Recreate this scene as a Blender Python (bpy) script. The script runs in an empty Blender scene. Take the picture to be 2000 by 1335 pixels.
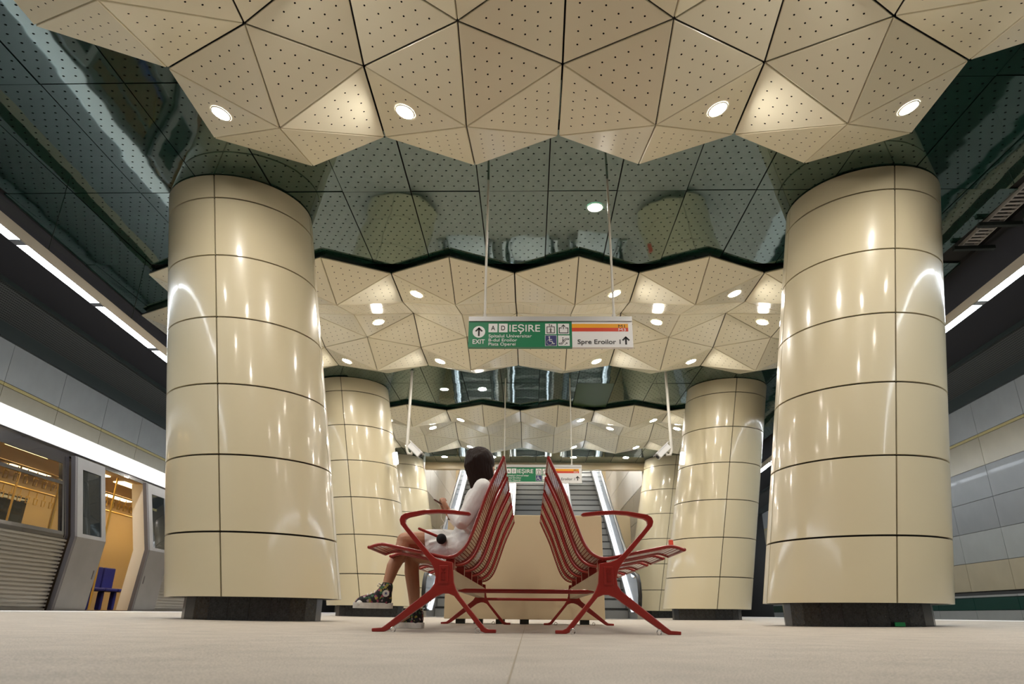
import bpy, bmesh, math, random
from mathutils import Vector, Matrix
random.seed(7)
S = bpy.context.scene
COL = S.collection
H = 0.096                      # height of the camera above the floor

# ------------------------------------------------------------------ camera
YAW, TILT, ROLL = math.radians(1.5354), math.atan(530.5/1333), math.radians(0.5955)
R_ = Vector((math.cos(YAW), math.sin(YAW), 0)); FH = Vector((-math.sin(YAW), math.cos(YAW), 0)); ZZ = Vector((0, 0, 1))
FW = FH*math.cos(TILT)+ZZ*math.sin(TILT); UP = -FH*math.sin(TILT)+ZZ*math.cos(TILT)
cr, ur = R_*math.cos(ROLL)+UP*math.sin(ROLL), -R_*math.sin(ROLL)+UP*math.cos(ROLL)
cd = bpy.data.cameras.new('camera'); cam = bpy.data.objects.new('camera', cd); COL.objects.link(cam)
cam.matrix_world = Matrix(((cr.x, ur.x, -FW.x, 0), (cr.y, ur.y, -FW.y, 0), (cr.z, ur.z, -FW.z, H), (0, 0, 0, 1)))
cd.sensor_width = 36.0; cd.lens = 1333/2000*36; cd.clip_start = 0.02; cd.clip_end = 200
cd.dof.use_dof = True; cd.dof.focus_distance = 4.6; cd.dof.aperture_fstop = 5.6
S.camera = cam

# ------------------------------------------------------------------ world, exposure, lamp strengths
w = bpy.data.worlds.new('world'); S.world = w; w.use_nodes = True
w.node_tree.nodes['Background'].inputs[0].default_value = (0.02, 0.02, 0.022, 1)
w.node_tree.nodes['Background'].inputs[1].default_value = 1.0
S.view_settings.view_transform = 'Standard'; S.view_settings.look = 'None'
S.view_settings.exposure = 0.58; S.view_settings.gamma = 1.0; S.view_settings.use_curve_mapping = False
S.cycles.use_denoising = True; S.cycles.sample_clamp_indirect = 6.0; S.cycles.caustics_reflective = False
S.cycles.caustics_refractive = False; S.cycles.max_bounces = 8; S.cycles.diffuse_bounces = 5
L_DOWN, L_STRIP, L_TRAIN, L_SHAFT_FILL, L_LED = 240.0, 32.0, 8.0, 48.0, 1.8

# ------------------------------------------------------------------ materials
def newmat(name):
    m = bpy.data.materials.new(name); m.use_nodes = True
    return m, m.node_tree, m.node_tree.nodes['Principled BSDF']
def mat(name, c, rough=.5, metal=0., coat=0., spec=.5, emit=None, es=0., noise=0., nscale=20., bump=0., bscale=40., coatr=.03):
    m, nt, b = newmat(name)
    b.inputs['Base Color'].default_value = (*c, 1); b.inputs['Roughness'].default_value = rough
    b.inputs['Metallic'].default_value = metal; b.inputs['Coat Weight'].default_value = coat
    b.inputs['Coat Roughness'].default_value = coatr; b.inputs['Specular IOR Level'].default_value = spec
    if emit: b.inputs['Emission Color'].default_value = (*emit, 1); b.inputs['Emission Strength'].default_value = es
    if noise or bump:
        tc = nt.nodes.new('ShaderNodeTexCoord')
    if noise:
        n = nt.nodes.new('ShaderNodeTexNoise'); n.inputs['Scale'].default_value = nscale; n.inputs['Detail'].default_value = 5
        nt.links.new(tc.outputs['Object'], n.inputs['Vector'])
        r = nt.nodes.new('ShaderNodeMapRange'); r.inputs[1].default_value = .3; r.inputs[2].default_value = .7
        r.inputs[3].default_value = 1-noise; r.inputs[4].default_value = 1+noise
        nt.links.new(n.outputs['Fac'], r.inputs[0])
        mx = nt.nodes.new('ShaderNodeMix'); mx.data_type = 'RGBA'; mx.blend_type = 'MULTIPLY'; mx.inputs[0].default_value = 1
        mx.inputs[6].default_value = (*c, 1); nt.links.new(r.outputs[0], mx.inputs[7]); nt.links.new(mx.outputs[2], b.inputs['Base Color'])
    if bump:
        n2 = nt.nodes.new('ShaderNodeTexNoise'); n2.inputs['Scale'].default_value = bscale; n2.inputs['Detail'].default_value = 2
        nt.links.new(tc.outputs['Object'], n2.inputs['Vector'])
        bp = nt.nodes.new('ShaderNodeBump'); bp.inputs['Strength'].default_value = bump; bp.inputs['Distance'].default_value = .02
        nt.links.new(n2.outputs['Fac'], bp.inputs['Height']); nt.links.new(bp.outputs[0], b.inputs['Normal'])
        nt.links.new(bp.outputs[0], b.inputs['Coat Normal'])
    return m
def emis(name, c, s):
    m, nt, b = newmat(name)
    b.inputs['Base Color'].default_value = (.8, .8, .8, 1)
    b.inputs['Emission Color'].default_value = (*c, 1); b.inputs['Emission Strength'].default_value = s
    return m
class NB:   # tiny helper for math-node chains
    def __init__(s, nt): s.nt = nt
    def m(s, op, a, b=None, c=None):
        n = s.nt.nodes.new('ShaderNodeMath'); n.operation = op
        for i, v in enumerate((a, b, c)):
            if v is None: continue
            if isinstance(v, (int, float)): n.inputs[i].default_value = v
            else: s.nt.links.new(v, n.inputs[i])
        return n.outputs[0]
def dots_mat(name, c, hole, rough, coat, mode, rad, spec=.5, wav=0., dims=None):
    """drilled sheet: holes on a barycentric lattice (tri), a staggered lattice (hex) or a square one (grid)"""
    m, nt, b = newmat(name); N = NB(nt)
    uv = nt.nodes.new('ShaderNodeUVMap'); sp = nt.nodes.new('ShaderNodeSeparateXYZ'); nt.links.new(uv.outputs[0], sp.inputs[0])
    u, v = sp.outputs[0], sp.outputs[1]
    if mode == 'tri':
        i, j = N.m('ROUND', u), N.m('ROUND', v); du, dv = N.m('SUBTRACT', u, i), N.m('SUBTRACT', v, j)
        d2 = N.m('ADD', N.m('ADD', N.m('MULTIPLY', du, du), N.m('MULTIPLY', dv, dv)), N.m('MULTIPLY', du, dv))
        ok = N.m('MULTIPLY', N.m('MULTIPLY', N.m('GREATER_THAN', i, .5), N.m('GREATER_THAN', j, .5)), N.m('LESS_THAN', N.m('ADD', i, j), 7.5))
    else:
        j = N.m('ROUND', v)
        off = N.m('MULTIPLY', N.m('PINGPONG', j, 1.0), .5) if mode == 'hex' else 0.0
        i = N.m('ADD', N.m('ROUND', N.m('SUBTRACT', u, off)), off)
        du, dv = N.m('SUBTRACT', u, i), N.m('SUBTRACT', v, j)
        d2 = N.m('ADD', N.m('MULTIPLY', du, du), N.m('MULTIPLY', dv, dv))
        ok = 1.0
        if dims:
            ok = N.m('MULTIPLY', N.m('MULTIPLY', N.m('GREATER_THAN', i, .4), N.m('LESS_THAN', i, dims[0]-.4)),
                     N.m('MULTIPLY', N.m('GREATER_THAN', j, .4), N.m('LESS_THAN', j, dims[1]-.4)))
    f = N.m('MULTIPLY', N.m('LESS_THAN', d2, rad*rad), ok)
    mx = nt.nodes.new('ShaderNodeMix'); mx.data_type = 'RGBA'
    mx.inputs[6].default_value = (*c, 1); mx.inputs[7].default_value = (*hole, 1)
    nt.links.new(f, mx.inputs[0]); nt.links.new(mx.outputs[2], b.inputs['Base Color'])
    nt.links.new(N.m('ADD', N.m('MULTIPLY', f, .6), rough), b.inputs['Roughness'])
    if coat: nt.links.new(N.m('MULTIPLY', N.m('SUBTRACT', 1.0, f), coat), b.inputs['Coat Weight'])
    nt.links.new(N.m('MULTIPLY', N.m('SUBTRACT', 1.0, f), spec), b.inputs['Specular IOR Level'])
    b.inputs['Coat Roughness'].default_value = rough*.6
    if wav:
        tc = nt.nodes.new('ShaderNodeTexCoord'); oi = nt.nodes.new('ShaderNodeObjectInfo')
        ad = nt.nodes.new('ShaderNodeVectorMath'); ad.operation = 'ADD'
        cb = nt.nodes.new('ShaderNodeVectorMath'); cb.operation = 'SCALE'; cb.inputs[3].default_value = 1.0
        sc = nt.nodes.new('ShaderNodeCombineXYZ'); nt.links.new(N.m('MULTIPLY', oi.outputs['Random'], 37.0), sc.inputs[0]); nt.links.new(N.m('MULTIPLY', oi.outputs['Random'], 91.0), sc.inputs[1])
        nt.links.new(tc.outputs['Object'], ad.inputs[0]); nt.links.new(sc.outputs[0], ad.inputs[1])
        n = nt.nodes.new('ShaderNodeTexNoise'); n.inputs['Scale'].default_value = 1.6; n.inputs['Detail'].default_value = 1.5
        nt.links.new(ad.outputs[0], n.inputs['Vector'])
        bp = nt.nodes.new('ShaderNodeBump'); bp.inputs['Strength'].default_value = wav; bp.inputs['Distance'].default_value = .03
        nt.links.new(n.outputs['Fac'], bp.inputs['Height'])
        nt.links.new(bp.outputs[0], b.inputs['Normal']); nt.links.new(bp.outputs[0], b.inputs['Coat Normal'])
    return m

CREAM = (.60, .525, .355)
M = {}
M['cream'] = mat('cream_enamel', CREAM, .32, spec=.4, coat=.5, coatr=.10, bump=.005, bscale=2.0)
M['cream_tri'] = dots_mat('cream_drilled_panel', (.83, .775, .60), (.012, .01, .008), .26, .35, 'tri', .068)
M['cream_plain'] = mat('cream_panel_board', (.66, .53, .33), .4)
M['black_gap'] = mat('black_joint', (.01, .009, .008), .8)
M['green_ceiling'] = dots_mat('green_drilled_ceiling_panel', (.008, .034, .024), (.004, .006, .005), .04, 0.0, 'hex', .1, 1.0, wav=.12, dims=(7, 18))
_b = M['green_ceiling'].node_tree.nodes['Principled BSDF']; _b.inputs['Specular Tint'].default_value = (.66, .80, .77, 1); _b.inputs['IOR'].default_value = 2.1
M['green_plain'] = mat('mid_green_matt_panel', (.035, .075, .022), .45)
M['green_fascia'] = mat('dark_green_edge', (.006, .028, .018), .2, coat=.5)
M['black'] = mat('tunnel_black', (.012, .010, .012), .85)
M['charcoal'] = mat('dark_beam_paint', (.012, .018, .015), .5)
M['granite'] = mat('black_granite', (.022, .023, .025), .25, noise=.6, nscale=60)
M['lamp'] = emis('downlight_glow', (1, .945, .86), L_DOWN)
M['tube'] = emis('strip_light_glow', (.86, .94, 1), L_STRIP)
M['trainlamp'] = emis('carriage_lamp_glow', (1, .70, .32), L_TRAIN)
M['shaft'] = emis('shaft_fill_glow', (1, .95, .85), L_SHAFT_FILL)  # glow for the unseen lamps added to light the shaft
M['led'] = emis('balustrade_light_glow', (.78, .88, 1), L_LED)
M['rim'] = mat('white_lamp_rim', (.8, .76, .66), .3)
M['housing'] = mat('pale_grey_light_housing', (.42, .38, .32), .4)
M['wall_grey'] = mat('grey_wall_enamel', (.26, .26, .255), .36, coat=.08, noise=.05, nscale=3)
M['wall_dim'] = mat('mid_grey_wall_enamel', (.125, .125, .123), .42, coat=.04, noise=.05, nscale=3)
M['wall_light'] = mat('light_wall_enamel', (.21, .21, .20), .36, coat=.08, noise=.05, nscale=3)
M['wall_cream'] = mat('cream_wall_enamel', (.27, .225, .15), .36, coat=.08, noise=.05, nscale=3)
M['wall_yellow'] = mat('yellow_line_enamel', (.36, .28, .10), .35)
M['wall_green'] = mat('dark_green_wall_band', (.006, .03, .022), .25)
M['red'] = mat('red_powder_coat', (.33, .018, .013), .33, coat=.25, coatr=.15)
M['red_sheet'] = dots_mat('red_perforated_sheet', (.29, .018, .014), (.15, .011, .009), .2, .5, 'grid', .10, .5)
M['steel'] = mat('brushed_steel', (.42, .41, .40), .32, metal=.9, noise=.12, nscale=9)
M['beam'] = mat('satin_beige_beam', (.5, .41, .28), .35, metal=.3)
M['chrome'] = mat('chrome', (.75, .75, .76), .1, metal=1)
M['signwhite'] = mat('sign_white', (.78, .78, .78), .35)
M['signgreen'] = mat('sign_green', (.012, .19, .085), .35)
M['signbar'] = mat('sign_aluminium', (.55, .55, .55), .35, metal=.4)
M['ink'] = mat('sign_black', (.012, .012, .012), .5)
M['blue'] = mat('sign_blue', (.045, .05, .17), .4)
M['orange'] = mat('sign_orange', (.80, .36, .012), .4)
M['signred'] = mat('sign_red', (.62, .055, .025), .4)
M['rod'] = mat('pale_rod_paint', (.62, .60, .55), .35)
M['train_white'] = mat('white_carriage_paint', (.85, .86, .88), .35, coat=.3)
M['train_black'] = mat('black_carriage_band', (.02, .018, .022), .2, coat=.5)
M['train_grey'] = mat('silver_door_paint', (.20, .19, .19), .36, metal=.4, noise=.06, nscale=4)
M['train_dark'] = mat('dark_grey_door_edge', (.09, .08, .085), .45)
M['corrugated'] = mat('ribbed_stainless', (.30, .28, .25), .33, metal=.6)
M['interior'] = mat('warm_carriage_lining', (.62, .47, .26), .5)
M['interior_pale'] = mat('pale_carriage_screen', (.72, .64, .52), .5)
M['interior_floor'] = mat('brown_carriage_floor', (.10, .06, .04), .6)
M['pole'] = mat('yellow_grab_pole', (.65, .42, .10), .3, metal=.3)
M['seat_blue'] = mat('blue_carriage_seat', (.02, .03, .30), .5)
M['step'] = mat('grey_escalator_step', (.30, .30, .29), .5, metal=.2)
M['rubber'] = mat('black_handrail_rubber', (.012, .012, .012), .4)
M['balustrade'] = mat('frosted_balustrade_panel', (.62, .70, .80), .15, coat=.6)
M['cctv'] = mat('white_camera_plastic', (.6, .6, .6), .4)
M['tray'] = mat('galvanised_tray', (.5, .47, .45), .45, metal=.3)
M['safety_red'] = mat('red_call_box', (.55, .05, .02), .4)
M['safety_green'] = mat('green_floor_marker', (.01, .25, .07), .5)
def glass(name, tint, rough=.02, alpha=.25):
    m, nt, b = newmat(name); out = nt.nodes['Material Output']
    tr = nt.nodes.new('ShaderNodeBsdfTransparent'); tr.inputs[0].default_value = (*tint, 1)
    b.inputs['Base Color'].default_value = (.02, .025, .03, 1); b.inputs['Roughness'].default_value = rough
    mx = nt.nodes.new('ShaderNodeMixShader'); mx.inputs[0].default_value = alpha
    nt.links.new(tr.outputs[0], mx.inputs[1]); nt.links.new(b.outputs[0], mx.inputs[2]); nt.links.new(mx.outputs[0], out.inputs[0])
    return m
M['glass'] = glass('carriage_window_glass', (.92, .93, .92), .02, .16)
M['glass_dark'] = glass('dark_door_glass', (.25, .28, .27), .02, .6)
M['glass_clear'] = glass('clear_balustrade_glass', (.9, .95, .97), .02, .2)
# floor: pale speckled stone
def floor_mat():
    m, nt, b = newmat('pale_granite_floor')
    tc = nt.nodes.new('ShaderNodeTexCoord')
    n1 = nt.nodes.new('ShaderNodeTexNoise'); n1.inputs['Scale'].default_value = 260; n1.inputs['Detail'].default_value = 3
    n2 = nt.nodes.new('ShaderNodeTexNoise'); n2.inputs['Scale'].default_value = 5; n2.inputs['Detail'].default_value = 4
    for n in (n1, n2): nt.links.new(tc.outputs['Object'], n.inputs['Vector'])
    r1 = nt.nodes.new('ShaderNodeValToRGB'); e = r1.color_ramp.elements
    e[0].position = .34; e[0].color = (.26, .225, .185, 1); e[1].position = .6; e[1].color = (.54, .475, .40, 1)
    nt.links.new(n1.outputs['Fac'], r1.inputs[0])
    r2 = nt.nodes.new('ShaderNodeMapRange'); r2.inputs[1].default_value = .3; r2.inputs[2].default_value = .7; r2.inputs[3].default_value = .88; r2.inputs[4].default_value = 1.08
    nt.links.new(n2.outputs['Fac'], r2.inputs[0])
    mx = nt.nodes.new('ShaderNodeMix'); mx.data_type = 'RGBA'; mx.blend_type = 'MULTIPLY'; mx.inputs[0].default_value = 1
    nt.links.new(r1.outputs[0], mx.inputs[6]); nt.links.new(r2.outputs[0], mx.inputs[7]); nt.links.new(mx.outputs[2], b.inputs['Base Color'])
    b.inputs['Roughness'].default_value = .62; b.inputs['Specular IOR Level'].default_value = .3
    return m
M['floor'] = floor_mat()
def mesh_grille():
    m, nt, b = newmat('grille_mesh'); N = NB(nt)
    uv = nt.nodes.new('ShaderNodeUVMap'); sp = nt.nodes.new('ShaderNodeSeparateXYZ'); nt.links.new(uv.outputs[0], sp.inputs[0])
    a = N.m('LESS_THAN', N.m('PINGPONG', sp.outputs[0], .5), .12); c = N.m('LESS_THAN', N.m('PINGPONG', sp.outputs[1], .5), .12)
    f = N.m('MAXIMUM', a, c)
    mx = nt.nodes.new('ShaderNodeMix'); mx.data_type = 'RGBA'; mx.inputs[6].default_value = (.008, .008, .008, 1); mx.inputs[7].default_value = (.10, .10, .09, 1)
    nt.links.new(f, mx.inputs[0]); nt.links.new(mx.outputs[2], b.inputs['Base Color']); b.inputs['Roughness'].default_value = .7
    return m
M['grille'] = mesh_grille()

# ------------------------------------------------------------------ mesh helpers
class MB:
    def __init__(s): s.v = []; s.f = []; s.uv = []; s.sm = []; s.mi = []
    def add(s, vs, fs, smooth=False, uvs=None, mi=0):
        o = len(s.v); s.v += [tuple(p) for p in vs]
        for k, f in enumerate(fs):
            s.f.append(tuple(i+o for i in f)); s.sm.append(smooth); s.mi.append(mi)
            s.uv.append([uvs[i] for i in f] if uvs else [(-5, -5)]*len(f))
        return s
    def box(s, x0, x1, y0, y1, z0, z1, mi=0):
        v = [(x, y, z) for z in (z0, z1) for y in (y0, y1) for x in (x0, x1)]
        return s.add(v, [(0, 2, 3, 1), (4, 5, 7, 6), (0, 1, 5, 4), (2, 6, 7, 3), (0, 4, 6, 2), (1, 3, 7, 5)], mi=mi)
    def obox(s, c, ax, ay, az, mi=0):      # oriented box: centre + three half-axis vectors
        c = Vector(c); ax, ay, az = Vector(ax), Vector(ay), Vector(az)
        v = [c+ax*i+ay*j+az*k for k in (-1, 1) for j in (-1, 1) for i in (-1, 1)]
        return s.add(v, [(0, 2, 3, 1), (4, 5, 7, 6), (0, 1, 5, 4), (2, 6, 7, 3), (0, 4, 6, 2), (1, 3, 7, 5)], mi=mi)
    def tube(s, pts, r, n=8, caps=True, smooth=True):
        pts = [Vector(p) for p in pts]; rs = r if isinstance(r, (list, tuple)) else [r]*len(pts)
        t0 = (pts[1]-pts[0]).normalized(); a = Vector((0, 0, 1)) if abs(t0.z) < .9 else Vector((1, 0, 0))
        u = t0.cross(a).normalized(); vs = []; k = len(pts)
        for i, p in enumerate(pts):
            t = (pts[min(i+1, k-1)]-pts[max(i-1, 0)]).normalized(); u = (u-t*u.dot(t)).normalized(); v2 = t.cross(u)
            for q in range(n):
                an = 2*math.pi*q/n; vs.append(p+(u*math.cos(an)+v2*math.sin(an))*rs[i])
        fs = [(i*n+q, i*n+(q+1) % n, (i+1)*n+(q+1) % n, (i+1)*n+q) for i in range(k-1) for q in range(n)]
        s.add(vs, fs, smooth)
        if caps: s.add(vs[:n], [tuple(range(n))[::-1]]); s.add(vs[-n:], [tuple(range(n))])
        return s
    def ribbon(s, pts, wd, y, th=.001, mi=0):   # flat stroke in a plane facing -Y
        for a, b in zip(pts[:-1], pts[1:]):
            a, b = Vector((a[0], a[1])), Vector((b[0], b[1])); d = (b-a)
            if d.length < 1e-6: continue
            d.normalize(); n = Vector((-d.y, d.x))*wd/2; e = d*wd*.35
            q = [a-e-n, b+e-n, b+e+n, a-e+n]
            s.add([(p.x, y, p.y) for p in q]+[(p.x, y-th, p.y) for p in q], [(4, 5, 6, 7), (0, 1, 5, 4), (1, 2, 6, 5), (2, 3, 7, 6), (3, 0, 4, 7)], mi=mi)
        return s
    def poly(s, pts, y, th=.001, mi=0):        # flat convex polygon facing -Y
        n = len(pts); v = [(p[0], y, p[1]) for p in pts]+[(p[0], y-th, p[1]) for p in pts]
        return s.add(v, [tuple(range(n, 2*n))]+[(i, (i+1) % n, (i+1) % n+n, i+n) for i in range(n)], mi=mi)
    def mesh(s, name, mats):
        me = bpy.data.meshes.new(name); me.from_pydata(s.v, [], s.f)
        mats = mats if isinstance(mats, (list, tuple)) else [mats]
        for m in mats: me.materials.append(m)
        me.polygons.foreach_set('use_smooth', s.sm); me.polygons.foreach_set('material_index', s.mi)
        ul = me.uv_layers.new(name='UVMap'); flat = [c for f in s.uv for p in f for c in p]; ul.data.foreach_set('uv', flat)
        me.update(); return me
    def build(s, name, mats, parent=None, loc=None):
        return link(name, s.mesh(name, mats), parent, loc)
def link(name, me, parent=None, loc=None):
    o = bpy.data.objects.new(name, me); COL.objects.link(o)
    if parent: o.parent = parent
    if loc: o.location = loc
    return o
def tag(o, label, cat, group=None):
    o['label'] = label; o['category'] = cat
    if group: o['group'] = group
    return o
def thing(name, label, cat, loc=(0, 0, 0), group=None):
    o = bpy.data.objects.new(name, None); COL.objects.link(o); o.location = loc; o.empty_display_size = .1
    return tag(o, label, cat, group)
def struct(o, label=None):
    o['kind'] = 'structure'
    if label: o['label'] = label
    return o
def recalc(me):
    bm = bmesh.new(); bm.from_mesh(me); bmesh.ops.recalc_face_normals(bm, faces=bm.faces); bm.to_mesh(me); bm.free(); return me
def side(o, sd):               # the two platform sides fan out slightly; turn about (0, 8)
    a = .055 if sd == 'L' else -.06
    P = Vector((0, 8, 0)); l = Vector(o.location); Rm = Matrix.Rotation(a, 3, 'Z')
    o.rotation_euler = (0, 0, a); o.location = P+Rm @ (l-P); return o
def bev(me, wd, seg=1, ang=30):
    bm = bmesh.new(); bm.from_mesh(me); bmesh.ops.remove_doubles(bm, verts=bm.verts, dist=1e-5); bmesh.ops.recalc_face_normals(bm, faces=bm.faces)
    es = [e for e in bm.edges if len(e.link_faces) == 2 and e.calc_face_angle(0) > math.radians(ang)]
    bmesh.ops.bevel(bm, geom=es, offset=wd, segments=seg, profile=.5, affect='EDGES', clamp_overlap=True)
    bm.to_mesh(me); bm.free(); return me

ZC = 4.65+H                    # green ceiling
ZCAN = 4.57+H                  # faceted canopies
def fz(x): return .002*x*x     # the platform floor falls gently towards its middle

# ================================================================== FLOOR
b = MB(); nx, ny = 48, 4
xs = [-6.9+13.75*i/nx for i in range(nx+1)]
ysr = [-6, 4, 14, 24, 42]
def wx(x, y):                  # platform edges follow the fanned sides
    return x + (-.055*(y-8)*max(0, min(1, -x/6)) if x < 0 else .06*(y-8)*max(0, min(1, x/6)))
xs = [-6.1+12.3*i/nx for i in range(nx+1)]
vs = [(wx(x, y), y, fz(x)) for y in ysr for x in xs]
b.add(vs, [(j*(nx+1)+i, j*(nx+1)+i+1, (j+1)*(nx+1)+i+1, (j+1)*(nx+1)+i) for j in range(len(ysr)-1) for i in range(nx)], True)
for k in (0, nx):              # edge faces down to the track bed
    vv = []
    for y in ysr: vv += [(wx(xs[k], y), y, fz(xs[k])), (wx(xs[k], y), y, -1.1)]
    b.add(vv, [(2*i, 2*i+1, 2*i+3, 2*i+2) for i in range(len(ysr)-1)])
fl = struct(b.build('floor', M['floor']), 'pale speckled granite platform floor')
jb = MB(); jb.box(-.0325, -.0295, 1.0, 12.5, .0002, .0008)
jo = jb.build('joint', mat('floor_joint_line', (.30, .24, .16), .7), fl)
for k in (0, nx):
    e = MB(); sgn = 1 if k == 0 else -1; vv = []
    for y in ysr: vv += [(wx(xs[k], y), y, fz(xs[k])+.002), (wx(xs[k], y)+sgn*.45, y, fz(xs[k]-sgn*-.45)+.002)]
    e.add(vv, [(2*i, 2*i+1, 2*i+3, 2*i+2) for i in range(len(ysr)-1)]); e.build('edge_strip', mat('white_edge_stone', (.66, .64, .61), .55, noise=.08, nscale=90), fl)
for sd, x0, x1 in (('L', -9.4, -6.0), ('R', 6.1, 9.7)):
    t = MB(); t.box(x0, x1, -6, 42, -1.2, -1.1); o = struct(t.build('track_bed', M['charcoal'])); side(o, sd)

# ================================================================== CEILING (dark green drilled panels under a black slab)
CAN = [dict(X0=.300, Y0=1.323, cm=5), dict(X0=-.21, Y0=8.305, cm=7), dict(X0=-.21, Y0=15.50, cm=7)]
DY, WC = .4920, .8957
b = MB(); b.box(-6.9, 6.6, -6, 22.6, ZC+.42, ZC+.5)
ceil = struct(b.build('ceiling', M['black']), 'dark green drilled metal ceiling under a black slab')
PX, PY = .815, 1.8125
pm = MB(); g = .007; th = .012
vv = [(g, g), (PX-g, g), (PX-g, PY-g), (g, PY-g)]
uvk = lambda p: (p[0]/PX*7, p[1]/PY*18.0)
pm.add([(x, y, 0) for x, y in vv], [(3, 2, 1, 0)], uvs=[uvk(p) for p in vv])
pm.add([(x, y, 0) for x, y in vv]+[(x, y, th) for x, y in vv], [(0, 1, 5, 4), (1, 2, 6, 5), (2, 3, 7, 6), (3, 0, 4, 7), (4, 5, 6, 7)])
pme = pm.mesh('panel', M['green_ceiling'])
pme2 = pme.copy(); pme2.materials.clear(); pme2.materials.append(M['green_plain'])
for j in range(-4, 9):
    y = 6.85+PY*j
    for i in range(-9, 8):
        x = .225+PX*i; sx = 1.0
        if y > 21.5 or y < -4.2: continue
        if i == -9:
            x = -(6.40+.055*(y+PY-8)); sx = (-6.295-x)/PX
        if i == 6 and y < 7.9: sx = (5.72+.07*(y+PY/2-8)-x)/PX
        if i == 7: sx = (6.02+.06*(y+PY/2-8)-x)/PX if y > 7.9 else 0
        if sx < .08: continue
        hid = False
        for c in CAN:
            hw = (c['cm']-1.6)*WC; ya, yb = c['Y0']+DY*.8, c['Y0']+DY*9.2
            if x > c['X0']-hw and x+PX < c['X0']+hw and y > ya-.9 and y+PY < yb+.9 and (y+PY*.5 > ya and y+PY*.5 < yb): hid = True
            if y+PY > c['Y0']+DY*3.7 and y < c['Y0']+DY*6.3 and x+PX > c['X0']-hw-.1 and x < c['X0']+hw+.1: hid = True
        if hid: continue
        odd = (i == 1 and j == 4)
        o = link('panel', pme2 if odd else pme, ceil, (x, y, ZC))
        o.scale.x = sx
        if y > 21: o.scale.y = .62
        if odd: o['label'] = 'plain mid-green undrilled ceiling panel'
        else: o.rotation_euler = (random.gauss(0, .0022), random.gauss(0, .003), 0)
# black backing right above the panels so the joints read dark
b = MB(); b.box(-6.62, 6.2, -6, 1.6, ZC+.10, ZC+.12)
for ya, yb in ((5.6, 8.7), (12.5, 15.7), (19.6, 22.5)): b.box(-6.62, 6.2, ya, yb, ZC+.03, ZC+.04)
for ya, yb in ((1.0, 5.6), (8.7, 12.5), (15.7, 19.6)):
    b.box(-6.62, -5.2, ya, yb, ZC+.03, ZC+.04); b.box(5.0, 6.2, ya, yb, ZC+.03, ZC+.04)
b.build('backing', M['black_gap'], ceil)

# ================================================================== FACETED CANOPIES
LAMP_R = .088
def disc_lamp(c, n, label, group):
    n = Vector(n).normalized(); a = Vector((1, 0, 0)); u = (a-n*a.dot(n)).normalized(); v = n.cross(u)
    m = MB(); k = 28; pts = []
    for r_, d in ((LAMP_R+.012, .0), (LAMP_R+.012, .008), (LAMP_R, .010), (LAMP_R-.003, .004)):
        pts += [u*math.cos(2*math.pi*q/k)*r_+v*math.sin(2*math.pi*q/k)*r_+n*d for q in range(k)]
    m.add(pts, [(i*k+q, i*k+(q+1) % k, (i+1)*k+(q+1) % k, (i+1)*k+q) for i in range(3) for q in range(k)], True)
    o = m.build('downlight', M['rim'], None, tuple(c)); tag(o, label, 'downlight', group)
    d = MB(); d.add([u*math.cos(2*math.pi*q/k)*(LAMP_R-.002)+v*math.sin(2*math.pi*q/k)*(LAMP_R-.002)+n*.006 for q in range(k)], [tuple(range(k))])
    d.build('diffuser', M['lamp'], o)
    return o
ORD = ['nearest', 'second', 'third']
tri_cache = {}
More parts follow.
